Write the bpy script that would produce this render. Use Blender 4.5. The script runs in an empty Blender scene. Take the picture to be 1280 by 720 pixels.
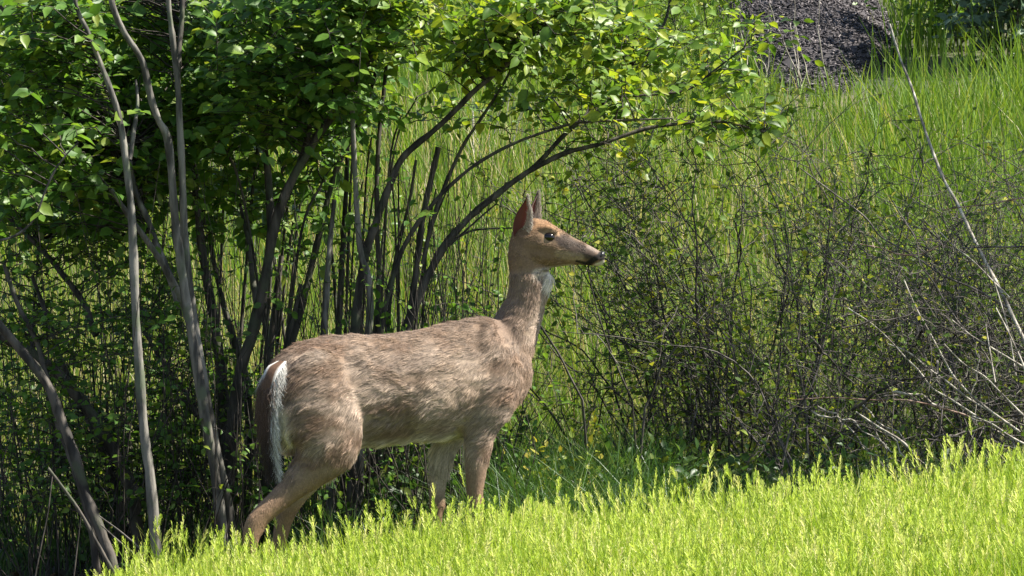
import bpy, math, random
import numpy as np
from mathutils import Vector, Matrix, noise as mnoise
random.seed(7)
RNG = np.random.default_rng(11)
R = math.radians
sc = bpy.context.scene
COL = sc.collection

# ------------------------------------------------------------------ camera
FPX, CAMD, CAMZ = 6800.0, 20.0, 1.70          # focal length in photo pixels, metres to the deer, height
PITCH = math.atan((CAMZ - 1.065) / CAMD)
cam_d = bpy.data.cameras.new('camera')
cam = bpy.data.objects.new('camera', cam_d); COL.objects.link(cam)
cam.location = (0, -CAMD, CAMZ); cam.rotation_euler = (math.pi / 2 - PITCH, 0, 0)
cam_d.sensor_width = 36; cam_d.lens = FPX / 1280 * 36
cam_d.clip_start = 0.1; cam_d.clip_end = 3000
sc.camera = cam

# ------------------------------------------------------------------ light
SUN_EL, SUN_AZ = R(52), R(2)                  # azimuth from +X towards +Y
world = bpy.data.worlds.new('World'); sc.world = world; world.use_nodes = True
wn = world.node_tree.nodes; wl = world.node_tree.links
sky = wn.new('ShaderNodeTexSky'); sky.sky_type = 'NISHITA'; sky.sun_disc = False
sky.sun_elevation = SUN_EL; sky.sun_rotation = math.pi / 2 - SUN_AZ
wl.new(sky.outputs[0], wn['Background'].inputs[0]); wn['Background'].inputs[1].default_value = 0.072
sd = bpy.data.lights.new('sun', 'SUN'); sd.energy = 5.0; sd.angle = R(0.5); sd.color = (1, 0.95, 0.86)
sun = bpy.data.objects.new('sun', sd); COL.objects.link(sun)
sdir = Vector((math.cos(SUN_EL) * math.cos(SUN_AZ), math.cos(SUN_EL) * math.sin(SUN_AZ), math.sin(SUN_EL)))
sun.rotation_euler = sdir.to_track_quat('Z', 'Y').to_euler()
sun.location = sdir * 60
vs = sc.view_settings
vs.view_transform = 'Standard'; vs.look = 'None'; vs.gamma = 1; vs.exposure = 1.55; vs.use_curve_mapping = False
sc.cycles.use_denoising = True
sc.cycles.max_bounces = 8; sc.cycles.diffuse_bounces = 4; sc.cycles.transmission_bounces = 6
sc.cycles_curves.shape = 'RIBBONS'

# ------------------------------------------------------------------ helpers
def P(px, py, Y):
    """world point on the plane y = Y seen at photo pixel (px, py)"""
    dx = (px - 640) / FPX; dz = (360 - py) / FPX
    cy = math.cos(PITCH) + dz * math.sin(PITCH)
    cz = -math.sin(PITCH) + dz * math.cos(PITCH)
    t = (Y + CAMD) / cy
    return np.array([dx * t, Y, CAMZ + cz * t])

def sstep(a, b, x):
    t = np.clip((np.asarray(x, float) - a) / (b - a), 0, 1)
    return t * t * (3 - 2 * t)

_wave = [(RNG.uniform(0, 6.28), RNG.uniform(0, 6.28)) for _ in range(8)]
def wob(x, y, f):
    s = 0
    for k, (a, b) in enumerate(_wave):
        ang = k * 2.4
        s = s + np.sin((x * math.cos(ang) + y * math.sin(ang)) * f * (1 + 0.23 * k) + a)
    return s / 8

def H(x, y):
    """terrain height"""
    x = np.asarray(x, float); y = np.asarray(y, float)
    xc = np.clip(x, -6, 6)
    base = 0.045 * np.clip(x, -3, 3)
    fore = 0.025 + 0.122 * np.clip(x, -2.2, 3.5)
    k = sstep(0.1, -0.75, y) * sstep(-14, -5.5, y)
    z = base * (1 - k) + fore * k
    yy = np.clip(y - 2.4, 0, None)
    rise = 0.155 * yy * sstep(0, 2.0, yy)
    far = np.clip(y - 26, 0, None)
    rise = rise - 0.155 * far + 0.155 * far / (1 + far / 60)
    z = z + rise + 0.05 * wob(x, y, 1.1) * sstep(2, 5, y) + 0.015 * wob(x, y, 4.0)
    return z

def ground_hit(px, py):
    lo = None
    for Y in np.arange(-6, 60, 0.05):
        p = P(px, py, Y)
        if p[2] <= H(p[0], p[1]): return p
    return P(px, py, 30)

def mesh_of(name, V, F, mats=(), smooth=False, attrs=None, fmat=None):
    me = bpy.data.meshes.new(name)
    V = np.asarray(V, np.float32)
    if isinstance(F, np.ndarray):
        n, k = F.shape
        me.vertices.add(len(V)); me.vertices.foreach_set('co', V.ravel())
        me.loops.add(n * k); me.loops.foreach_set('vertex_index', F.astype(np.int32).ravel())
        me.polygons.add(n)
        me.polygons.foreach_set('loop_start', np.arange(0, n * k, k, dtype=np.int32))
        me.update(calc_edges=True); me.validate()
    else:
        me.from_pydata(V.tolist(), [], F)
    for m in mats: me.materials.append(m)
    if smooth: me.polygons.foreach_set('use_smooth', np.ones(len(me.polygons), bool))
    if fmat is not None: me.polygons.foreach_set('material_index', np.asarray(fmat, np.int32))
    if attrs:
        for an, arr in attrs.items():
            arr = np.asarray(arr, np.float32)
            if arr.ndim == 1:
                a = me.attributes.new(an, 'FLOAT', 'POINT'); a.data.foreach_set('value', arr)
            else:
                a = me.attributes.new(an, 'FLOAT_COLOR', 'POINT')
                if arr.shape[1] == 3: arr = np.hstack([arr, np.ones((len(arr), 1), np.float32)])
                a.data.foreach_set('color', arr.ravel())
    me.update()
    return me

def link(name, me, parent=None, kind=None, label=None, cat=None, group=None):
    o = bpy.data.objects.new(name, me); COL.objects.link(o)
    if parent is not None: o.parent = parent
    if kind: o['kind'] = kind
    if label: o['label'] = label
    if cat: o['category'] = cat
    if group: o['group'] = group
    return o

def thing(name, label, cat, loc=(0, 0, 0), group=None):
    o = link(name, None, label=label, cat=cat, group=group); o.location = loc
    return o

def spline(pts, n):
    """Catmull-Rom through pts (k,d) sampled at n points"""
    p = np.asarray(pts, float)
    if len(p) == 2: return p[0] + (p[1] - p[0]) * np.linspace(0, 1, n)[:, None]
    q = np.vstack([2 * p[0] - p[1], p, 2 * p[-1] - p[-2]])
    t = np.linspace(0, len(p) - 1 - 1e-6, n); i = t.astype(int); f = (t - i)[:, None]
    a, b, c, d = q[i], q[i + 1], q[i + 2], q[i + 3]
    return 0.5 * ((2 * b) + (-a + c) * f + (2 * a - 5 * b + 4 * c - d) * f ** 2 + (-a + 3 * b - 3 * c + d) * f ** 3)

def tube_geo(C, rad, sides=6):
    """verts, quad faces of a tube along C (n,3) with radii (n,), tip closed by tiny radius"""
    C = np.asarray(C, float); n = len(C)
    T = np.gradient(C, axis=0); T /= np.linalg.norm(T, axis=1)[:, None] + 1e-12
    ref = np.array([0.31, 0.83, 0.13]); 
    A = np.cross(T, ref); A /= np.linalg.norm(A, axis=1)[:, None] + 1e-12
    B = np.cross(T, A)
    ang = np.arange(sides) * 2 * math.pi / sides
    V = C[:, None, :] + (A[:, None, :] * np.cos(ang)[None, :, None] + B[:, None, :] * np.sin(ang)[None, :, None]) * np.asarray(rad)[:, None, None]
    V = V.reshape(-1, 3)
    i = np.arange(n - 1)[:, None] * sides; j = np.arange(sides)[None, :]; j2 = (j + 1) % sides
    F = np.stack([i + j, i + j2, i + sides + j2, i + sides + j], -1).reshape(-1, 4)
    return V, F

class Bag:
    """collects quads of many small pieces into ONE mesh (stuff)"""
    def __init__(s): s.V, s.F, s.T, s.n = [], [], [], 0
    def add(s, V, F, tint=0.5):
        s.V.append(V); s.F.append(F + s.n); s.n += len(V)
        s.T.append(np.full(len(V), tint) if np.isscalar(tint) else tint)
    def mesh(s, name, mats, smooth=True):
        return mesh_of(name, np.vstack(s.V), np.vstack(s.F), mats, smooth, {'tint': np.concatenate(s.T)})

def scatter(tv, tf, pos, ex, ey, ez, scale, tint):
    """many copies of a template: pos (n,3), axes (n,3), scale (n,3)"""
    n, k = len(pos), len(tv)
    V = (pos[:, None, :] + ex[:, None, :] * (tv[None, :, 0:1] * scale[:, None, 0:1])
         + ey[:, None, :] * (tv[None, :, 1:2] * scale[:, None, 1:2]) + ez[:, None, :] * (tv[None, :, 2:3] * scale[:, None, 2:3]))
    F = (tf[None] + (np.arange(n) * k)[:, None, None]).reshape(-1, tf.shape[1])
    return V.reshape(-1, 3), F, np.repeat(tint, k)

def norm(a): return a / (np.linalg.norm(a, axis=-1, keepdims=True) + 1e-12)

# ------------------------------------------------------------------ materials
def new_mat(name):
    m = bpy.data.materials.new(name); m.use_nodes = True
    nt = m.node_tree; nt.nodes.clear()
    return m, nt, nt.nodes, nt.links

def ramp(nodes, stops):
    r = nodes.new('ShaderNodeValToRGB'); el = r.color_ramp.elements
    while len(el) < len(stops): el.new(0.5)
    for e, (p, c) in zip(el, stops): e.position = p; e.color = (*c, 1)
    return r

def leaf_mat(name, stops, trans=0.42, rough=0.42, source='tint', tcol=(1.15, 1.1, 0.55), spec=0.35, streak=None):
    m, nt, N, L = new_mat(name)
    out = N.new('ShaderNodeOutputMaterial')
    if source == 'tint':
        a = N.new('ShaderNodeAttribute'); a.attribute_name = 'tint'; fac = a.outputs['Fac']
    else:
        a = N.new('ShaderNodeObjectInfo'); fac = a.outputs['Random']
    r = ramp(N, stops); L.new(fac, r.inputs[0])
    ge = N.new('ShaderNodeNewGeometry'); nz = N.new('ShaderNodeTexNoise'); nz.inputs['Scale'].default_value = 55
    nz.inputs['Detail'].default_value = 3
    L.new(ge.outputs['Position'], nz.inputs['Vector'])
    mr = N.new('ShaderNodeMapRange'); mr.inputs[1].default_value = 0.3; mr.inputs[2].default_value = 0.7
    mr.inputs[3].default_value = 0.78; mr.inputs[4].default_value = 1.2
    L.new(nz.outputs[0], mr.inputs[0])
    mul = N.new('ShaderNodeVectorMath'); mul.operation = 'SCALE'
    L.new(r.outputs[0], mul.inputs[0]); L.new(mr.outputs[0], mul.inputs['Scale'])
    b = N.new('ShaderNodeBsdfPrincipled'); b.inputs['Roughness'].default_value = rough
    b.inputs['Specular IOR Level'].default_value = spec
    L.new(mul.outputs[0], b.inputs['Base Color'])
    t = N.new('ShaderNodeBsdfTranslucent')
    tm = N.new('ShaderNodeVectorMath'); tm.operation = 'MULTIPLY'; tm.inputs[1].default_value = tcol
    L.new(mul.outputs[0], tm.inputs[0]); L.new(tm.outputs[0], t.inputs[0])
    mx = N.new('ShaderNodeMixShader'); mx.inputs[0].default_value = trans
    L.new(b.outputs[0], mx.inputs[1]); L.new(t.outputs[0], mx.inputs[2]); L.new(mx.outputs[0], out.inputs[0])
    return m

def bark_mat(name, c0, c1, scale=30, lichen=None):
    m, nt, N, L = new_mat(name)
    out = N.new('ShaderNodeOutputMaterial'); b = N.new('ShaderNodeBsdfPrincipled')
    b.inputs['Roughness'].default_value = 0.72; b.inputs['Specular IOR Level'].default_value = 0.3
    tc = N.new('ShaderNodeNewGeometry'); mp = N.new('ShaderNodeMapping'); mp.inputs['Scale'].default_value = (1, 1, 0.22)
    L.new(tc.outputs['Position'], mp.inputs['Vector'])
    nz = N.new('ShaderNodeTexNoise'); nz.inputs['Scale'].default_value = scale; nz.inputs['Detail'].default_value = 6
    L.new(mp.outputs[0], nz.inputs['Vector'])
    r = ramp(N, [(0.30, tuple(a * .55 for a in c0)), (0.42, c0), (0.58, c1), (0.75, tuple(a * 1.35 for a in c1))]); L.new(nz.outputs[0], r.inputs[0])
    col = r.outputs[0]
    if lichen:
        n2 = N.new('ShaderNodeTexNoise'); n2.inputs['Scale'].default_value = 9; n2.inputs['Detail'].default_value = 5
        L.new(tc.outputs['Position'], n2.inputs['Vector'])
        r2 = ramp(N, [(0.55, (0, 0, 0)), (0.66, (1, 1, 1))]); L.new(n2.outputs[0], r2.inputs[0])
        mx = N.new('ShaderNodeMix'); mx.data_type = 'RGBA'; L.new(r2.outputs[0], mx.inputs[0])
        L.new(col, mx.inputs[6]); mx.inputs[7].default_value = (*lichen, 1); col = mx.outputs[2]
    L.new(col, b.inputs['Base Color'])
    bp = N.new('ShaderNodeBump'); bp.inputs['Strength'].default_value = 0.8; bp.inputs['Distance'].default_value = 0.012
    L.new(nz.outputs[0], bp.inputs['Height']); L.new(bp.outputs[0], b.inputs['Normal'])
    L.new(b.outputs[0], out.inputs[0])
    return m

def ground_mat():
    m, nt, N, L = new_mat('soil and litter')
    out = N.new('ShaderNodeOutputMaterial'); b = N.new('ShaderNodeBsdfPrincipled'); b.inputs['Roughness'].default_value = 0.95
    g = N.new('ShaderNodeNewGeometry')
    n1 = N.new('ShaderNodeTexNoise'); n1.inputs['Scale'].default_value = 7; n1.inputs['Detail'].default_value = 8
    L.new(g.outputs['Position'], n1.inputs['Vector'])
    r1 = ramp(N, [(0.3, (0.028, 0.022, 0.014)), (0.55, (0.06, 0.046, 0.028)), (0.75, (0.11, 0.088, 0.05))]); L.new(n1.outputs[0], r1.inputs[0])
    n2 = N.new('ShaderNodeTexNoise'); n2.inputs['Scale'].default_value = 1.3; n2.inputs['Detail'].default_value = 4
    L.new(g.outputs['Position'], n2.inputs['Vector'])
    sx = N.new('ShaderNodeSeparateXYZ'); L.new(g.outputs['Position'], sx.inputs[0])
    mr = N.new('ShaderNodeMapRange'); mr.inputs[1].default_value = 2; mr.inputs[2].default_value = 4.5; L.new(sx.outputs[1], mr.inputs[0])
    r2 = ramp(N, [(0.35, (0.03, 0.042, 0.012)), (0.6, (0.07, 0.07, 0.03)), (0.8, (0.14, 0.115, 0.06))]); L.new(n2.outputs[0], r2.inputs[0])
    mx = N.new('ShaderNodeMix'); mx.data_type = 'RGBA'; mr2 = N.new('ShaderNodeMapRange'); mr2.inputs[1].default_value = -3.6; mr2.inputs[2].default_value = -4.6; L.new(sx.outputs[1], mr2.inputs[0])
    ad = N.new('ShaderNodeMath'); ad.operation = 'MAXIMUM'; L.new(mr.outputs[0], ad.inputs[0]); L.new(mr2.outputs[0], ad.inputs[1]); L.new(ad.outputs[0], mx.inputs[0])
    L.new(r1.outputs[0], mx.inputs[6]); L.new(r2.outputs[0], mx.inputs[7]); L.new(mx.outputs[2], b.inputs['Base Color'])
    bp = N.new('ShaderNodeBump'); bp.inputs['Distance'].default_value = 0.03; L.new(n1.outputs[0], bp.inputs['Height'])
    L.new(bp.outputs[0], b.inputs['Normal']); L.new(b.outputs[0], out.inputs[0])
    return m

M = {}
M['ground'] = ground_mat()
LEAFDARK = [(0.0, (0.06, 0.14, 0.022)), (0.5, (0.10, 0.21, 0.03)), (0.85, (0.155, 0.26, 0.036)), (1.0, (0.24, 0.30, 0.042))]
LEAFLITE = [(0.0, (0.075, 0.155, 0.02)), (0.5, (0.14, 0.24, 0.028)), (0.85, (0.25, 0.33, 0.03)), (1.0, (0.36, 0.38, 0.035))]  # brightened and yellowed to carry the backlit look of the top leaves
LEAFTHICK = [(0.0, (0.06, 0.11, 0.02)), (0.5, (0.10, 0.17, 0.028)), (0.8, (0.20, 0.26, 0.03)), (1.0, (0.36, 0.34, 0.05))]
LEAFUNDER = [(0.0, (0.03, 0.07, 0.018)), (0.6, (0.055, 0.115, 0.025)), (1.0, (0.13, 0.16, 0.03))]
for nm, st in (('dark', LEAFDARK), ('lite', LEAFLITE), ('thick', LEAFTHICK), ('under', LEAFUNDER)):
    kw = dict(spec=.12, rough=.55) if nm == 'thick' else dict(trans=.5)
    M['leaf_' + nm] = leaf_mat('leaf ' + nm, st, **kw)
    M['leaf1_' + nm] = leaf_mat('single leaf ' + nm, st, source='obj', **kw)
M['leaf_blue'] = leaf_mat('blue green leaf', [(0, (0.07, 0.12, 0.07)), (1, (0.14, 0.20, 0.12))], trans=0.25)
M['leaf1_blue'] = leaf_mat('single blue green leaf', [(0, (0.07, 0.12, 0.07)), (1, (0.14, 0.20, 0.12))], trans=0.25, source='obj')
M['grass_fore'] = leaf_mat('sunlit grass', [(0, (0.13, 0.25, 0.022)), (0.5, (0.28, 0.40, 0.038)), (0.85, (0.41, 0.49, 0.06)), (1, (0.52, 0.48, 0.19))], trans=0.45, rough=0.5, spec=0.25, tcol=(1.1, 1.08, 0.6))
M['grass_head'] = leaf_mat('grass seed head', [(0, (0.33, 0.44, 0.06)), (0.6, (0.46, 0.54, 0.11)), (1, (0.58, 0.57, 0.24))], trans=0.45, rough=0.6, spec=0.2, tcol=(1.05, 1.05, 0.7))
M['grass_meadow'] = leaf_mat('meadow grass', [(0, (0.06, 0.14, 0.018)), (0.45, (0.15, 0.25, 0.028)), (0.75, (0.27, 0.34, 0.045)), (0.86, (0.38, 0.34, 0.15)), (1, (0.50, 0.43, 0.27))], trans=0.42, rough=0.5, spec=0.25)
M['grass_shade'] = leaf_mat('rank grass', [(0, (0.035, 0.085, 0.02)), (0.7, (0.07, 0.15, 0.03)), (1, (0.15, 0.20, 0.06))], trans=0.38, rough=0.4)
M['bark_pale'] = bark_mat('pale grey bark', (0.06, 0.055, 0.047), (0.19, 0.175, 0.15), 26, (0.11, 0.125, 0.08))
M['bark_dark'] = bark_mat('dark bark', (0.028, 0.024, 0.019), (0.085, 0.072, 0.058), 26, (0.06, 0.066, 0.04))
M['twig'] = bark_mat('twig bark', (0.02, 0.016, 0.012), (0.06, 0.05, 0.04), 40)
M['twig_grey'] = bark_mat('grey twig bark', (0.045, 0.038, 0.032), (0.13, 0.113, 0.096), 40)
M['cane_pale'] = bark_mat('dead cane', (0.17, 0.145, 0.115), (0.42, 0.38, 0.31), 40)
M['cane_red'] = bark_mat('reddish cane', (0.16, 0.09, 0.06), (0.36, 0.24, 0.18), 40)

# ------------------------------------------------------------------ ground
def axis(lo, hi, core_lo, core_hi, step, grow=1.25):
    a = list(np.arange(core_lo, core_hi + 1e-6, step)); s = step; v = core_hi
    while v < hi: s *= grow; v += s; a.append(v)
    s = step; v = core_lo
    while v > lo: s *= grow; v -= s; a.insert(0, v)
    return np.array(a)
gx = axis(-900, 900, -4, 4, 0.1); gy = axis(-400, 1800, -4, 8, 0.1)
X, Y = np.meshgrid(gx, gy); V = np.stack([X, Y, H(X, Y)], -1).reshape(-1, 3)
nx, ny = len(gx), len(gy)
i = (np.arange(ny - 1)[:, None] * nx + np.arange(nx - 1)[None]).ravel()
link('ground', mesh_of('ground', V, np.stack([i, i + 1, i + 1 + nx, i + nx], -1), [M['ground']], True), kind='structure',
     label='earth slope carrying the grass and shrubs, rising behind the deer', cat='ground')

# ------------------------------------------------------------------ the deer
DS = 340.0                                   # photo pixels per metre at the deer
YAW = R(24)                                  # rump turned towards the camera
DO = P(490, 720, 0.0)
deer = thing('deer', 'grey-brown doe standing alert in side view, ears raised, at the edge of the bright grass', 'deer', tuple(DO))
cs, sn = math.cos(YAW), math.sin(YAW)
def body(px, py, v=0.0):
    """deer-space point at photo pixel, lateral offset v (negative = the flank in view)"""
    x = (px - 490) / DS; u = (x + v * sn) / cs
    return np.array([x, u * sn + v * cs, (720 - py) / DS])
dV, dF, dn = [], [], 0
def addg(V, F):
    global dn
    dV.append(V); dF.extend([tuple(int(i) + dn for i in f) for f in F]); dn += len(V)
def loft(rings):
    n = len(rings); k = len(rings[0]); V = np.vstack(rings); F = []
    for a in range(n - 1):
        for j in range(k):
            j2 = (j + 1) % k; F.append((a * k + j, a * k + j2, (a + 1) * k + j2, (a + 1) * k + j))
    F.append(tuple(range(k - 1, -1, -1))); F.append(tuple(range((n - 1) * k, n * k)))
    addg(V, F)
ANG = np.arange(20) * 2 * math.pi / 20
# trunk: (px, top, bottom, half width)
trunk = [(336, 474, 520, .035), (342, 455, 540, .075), (352, 441, 556, .105), (372, 427, 564, .13), (400, 418.5, 564, .145), (435, 416.5, 559, .15), (475, 417, 556, .155),
         (515, 413, 553, .16), (552, 406, 551, .158), (582, 399.5, 547, .148), (606, 396, 540, .135), (628, 402, 527, .12), (646, 416, 508, .10), (656, 436, 494, .07), (660, 455, 482, .04)]
ts = spline(np.array(trunk), 44); rings = []
lat = np.array([-sn, cs, 0])
for px, t, b, w in ts:
    c = body(px, (t + b) / 2); hh = (b - t) / 2 / DS
    s_, c_ = np.sin(ANG), np.cos(ANG)
    wl_ = np.where(s_ > 0, 1 - 0.30 * s_ ** 1.6 if False else 1 - 0.28 * np.abs(s_) ** 1.6, 1 - 0.16 * np.abs(s_) ** 2)
    rings.append(c + lat[None] * (np.sign(c_) * np.abs(c_) ** 0.9 * w * wl_)[:, None] + np.array([0, 0, 1])[None] * (s_ * hh)[:, None])
loft(rings)
def limb(spec, latdir=None, n=None):
    """spec: list of (point, in-plane radius m, lateral radius m)"""
    c = np.array([s[0] for s in spec]); ab = np.array([[s[1], s[2]] for s in spec])
    q = spline(np.hstack([c, ab]), n or len(spec) * 5)
    C = q[:, :3]; T = norm(np.gradient(C, axis=0)); rr = []
    l = lat if latdir is None else latdir
    for k in range(len(C)):
        L_ = l - T[k] * np.dot(l, T[k]); L_ /= np.linalg.norm(L_); U = np.cross(T[k], L_)
        rr.append(C[k] + L_[None] * (np.cos(ANG) * q[k, 4])[:, None] + U[None] * (np.sin(ANG) * q[k, 3])[:, None])
    loft(rr); return C
px_ = 1 / DS
# neck
nz0 = body(640, 455)
HEADY = body(652, 300)[1] + 0.0
def nk(px, py, f):                            # neck leaves the trunk axis and carries the head at HEADY
    b = body(px, py); b[1] = b[1] * (1 - f) + HEADY * f; return b
neck = [(nk(622, 475, 0), 24 * px_, .08), (nk(631, 448, .1), 31 * px_, .094), (nk(641, 422, .35), 32 * px_, .086), (nk(650, 400, .6), 28 * px_, .074), (nk(657.5, 380, .8), 25 * px_, .066),
        (nk(661, 360, 1), 24.5 * px_, .060), (nk(661.5, 340, 1), 25 * px_, .058), (nk(658, 322, 1), 24 * px_, .056), (nk(656, 305, 1), 20 * px_, .052), (nk(656, 292, 1), 14 * px_, .042)]
NECKC = limb(neck)
# throat tuft
tuft = [(nk(678, 338, 1), 6 * px_, .025), (nk(682, 350, 1), 8.5 * px_, .032), (nk(679, 364, 1), 8 * px_, .030), (nk(674, 385, 1), 5 * px_, .024)]
limb(tuft)
# head: (px, top, bottom, half width)
head = [(640, 291, 318, .030), (645, 282, 328, .046), (656, 275.5, 335, .056), (668, 273, 338, .061), (680, 274.5, 338, .062), (692, 280.5, 336, .057), (704, 288.5, 334, .047), (716, 296, 333, .039), (728, 302, 332.5, .034),
        (740, 308, 333.5, .032), (748, 312.5, 334.5, .031), (754, 316, 333, .027), (757.5, 319, 329, .019)]
HLAT = np.array([0.04, 1, 0]); HLAT /= np.linalg.norm(HLAT)
hs = spline(np.array(head), 40); rings = []
def hp(px, py, v=0.0): return np.array([(px - 490) / DS, HEADY, (720 - py) / DS]) + HLAT * v
for px, t, b, w in hs:
    s_, c_ = np.sin(ANG), np.cos(ANG)
    up = np.where(s_ > 0, 1 - 0.22 * np.abs(s_) ** 2, 1 - 0.40 * np.abs(s_) ** 1.5)
    rings.append(hp(px, (t + b) / 2) + HLAT[None] * (c_ * w * up)[:, None] + np.array([0, 0, 1])[None] * (s_ * (b - t) / 2 / DS)[:, None])
loft(rings)
# brow ridges and jaw muscles
for v in (-1, 1):
    limb([(hp(676, 287, v * .040), .012, .010), (hp(687, 286, v * .044), .014, .010), (hp(698, 291, v * .038), .012, .008)], HLAT)
    limb([(hp(660, 312, v * .038), .030, .016), (hp(676, 318, v * .040), .032, .018), (hp(692, 321, v * .034), .020, .012)], HLAT)
# legs
V1 = .088
def leg(spec, v):
    return limb([(body(a, b, vv if vv is not None else v), r * px_, rl * px_) for a, b, r, rl, vv in spec])
# near fore
LEGS = []
LEGS.append(leg([(634, 452, 24, 20, -.085), (626, 480, 30, 21, -.100), (612, 508, 31, 21, -.100), (602, 532, 24, 18, -.090), (598, 556, 18.5, 14.5, None), (596, 580, 15, 12.5, None), (594, 605, 11.8, 10.5, None),
     (594, 622, 10.5, 9.5, None), (595, 633, 11, 10, None), (594, 645, 8.5, 8, None), (594, 668, 7, 6.8, None), (594, 686, 7, 7, None), (597, 693, 8.5, 7.5, None), (602, 702, 8, 7, None), (606, 708, 9, 8, None), (609, 713, 10, 8.5, None)], -V1))
# far fore
LEGS.append(leg([(600, 470, 28, 20, .10), (585, 510, 26, 19, .095), (572, 535, 20, 16, .08), (556, 560, 16.5, 13.5, None), (550, 585, 13.2, 12, None), (547, 607, 10.8, 10, None),
     (546, 622, 10, 9.5, None), (546, 634, 10.5, 10, None), (545, 646, 8, 8, None), (544, 668, 7, 6.8, None), (543, 686, 7, 7, None), (546, 693, 8.5, 7.5, None), (551, 702, 8, 7, None), (555, 708, 9, 8, None), (558, 713, 10, 8.5, None)], .065))
# near hind
LEGS.append(leg([(415, 440, 26, 14, -.070), (408, 466, 44, 22, -.088), (405, 497, 53, 26, -.100), (408, 530, 51, 27, -.104), (407, 556, 44, 25, -.10), (392, 580, 27, 19, -.095), (370, 602, 17.5, 14.5, None), (349, 621, 14, 12, None), (330, 638, 13, 10.5, None), (322, 652, 13, 10, None),
     (318, 668, 10, 9, None), (317, 690, 7.8, 7.5, None), (317, 712, 7.5, 7.5, None), (320, 720, 9, 8, None), (325, 728, 8.5, 7.5, None), (330, 735, 9.5, 8.5, None), (333, 739, 10.5, 9, None)], -V1))
# far hind
LEGS.append(leg([(415, 480, 48, 24, .10), (418, 530, 46, 25, .10), (416, 556, 34, 20, .09), (406, 578, 21, 16, None), (390, 598, 14, 12, None), (374, 617, 11.5, 10, None), (362, 634, 11.5, 9.5, None), (356, 648, 11, 9, None),
     (351, 672, 9.5, 8.5, None), (350, 692, 7.8, 7.5, None), (350, 708, 7.5, 7.5, None), (353, 716, 9, 8, None), (358, 723, 8.5, 7.5, None), (363, 729, 9.5, 8.5, None), (366, 732, 10.5, 9, None)], .075))
# shoulder blade, ribs, haunch muscle, hip bone
limb([(body(612, 404, -.055), .02, .02), (body(614, 436, -.103), .065, .024), (body(628, 470, -.108), .080, .024), (body(642, 492, -.085), .04, .02)])
limb([(body(575, 440, -.095), .04, .03), (body(545, 480, -.128), .12, .034), (body(515, 512, -.120), .07, .03)])
limb([(body(448, 440, -.085), .02, .02), (body(455, 450, -.104), .03, .022), (body(464, 470, -.120), .03, .02)])
limb([(body(366, 452, -.045), .02, .02), (body(370, 490, -.088), .06, .03), (body(374, 530, -.09), .06, .035)])
# raw union -> one skin
raw = bpy.data.objects.new('raw', mesh_of('raw', np.vstack(dV), dF)); COL.objects.link(raw)
rm = raw.modifiers.new('r', 'REMESH'); rm.mode = 'VOXEL'; rm.voxel_size = 0.006
sm = raw.modifiers.new('s', 'SMOOTH'); sm.factor = 0.5; sm.iterations = 7
dg = bpy.context.evaluated_depsgraph_get(); ev = raw.evaluated_get(dg); bm_ = ev.to_mesh()
nv = len(bm_.vertices); SV = np.zeros(nv * 3, np.float32); bm_.vertices.foreach_get('co', SV); SV = SV.reshape(-1, 3).astype(float)
SN = np.zeros(nv * 3, np.float32); bm_.vertices.foreach_get('normal', SN); SN = SN.reshape(-1, 3).astype(float)
SF = np.array([list(p.vertices) for p in bm_.polygons if len(p.vertices) == 4])
ev.to_mesh_clear(); bpy.data.objects.remove(raw)
# the trunk is relaxed further than head and legs, so that muscles read as soft swellings
sx_ = 490 + SV[:, 0] * DS; sy_ = 720 - SV[:, 2] * DS
wS = (sstep(585, 550, sy_) * sstep(385, 420, sy_ + np.clip(sx_ - 640, 0, 60) * 0) * sstep(345, 362, sx_) * 1.0)
wS = np.maximum(wS * sstep(690, 650, sx_), 0)[:, None]
E_ = np.vstack([SF[:, [0, 1]], SF[:, [1, 2]], SF[:, [2, 3]], SF[:, [3, 0]]])
deg = np.bincount(E_[:, 0], minlength=nv) + np.bincount(E_[:, 1], minlength=nv)
for it in range(36):
    acc = np.stack([np.bincount(E_[:, 0], SV[E_[:, 1], a], nv) + np.bincount(E_[:, 1], SV[E_[:, 0], a], nv) for a in range(3)], 1)
    lap = acc / np.maximum(deg, 1)[:, None] - SV
    SV = SV + wS * lap * (0.55 if it % 2 == 0 else -0.35 if it % 6 == 1 else 0.3)
_fn = np.cross(SV[SF[:, 2]] - SV[SF[:, 0]], SV[SF[:, 3]] - SV[SF[:, 1]])
SN = np.zeros_like(SV)
for a in range(4): 
    for b in range(3): SN[:, b] += np.bincount(SF[:, a], _fn[:, b], nv)
SN = norm(SN)

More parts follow.
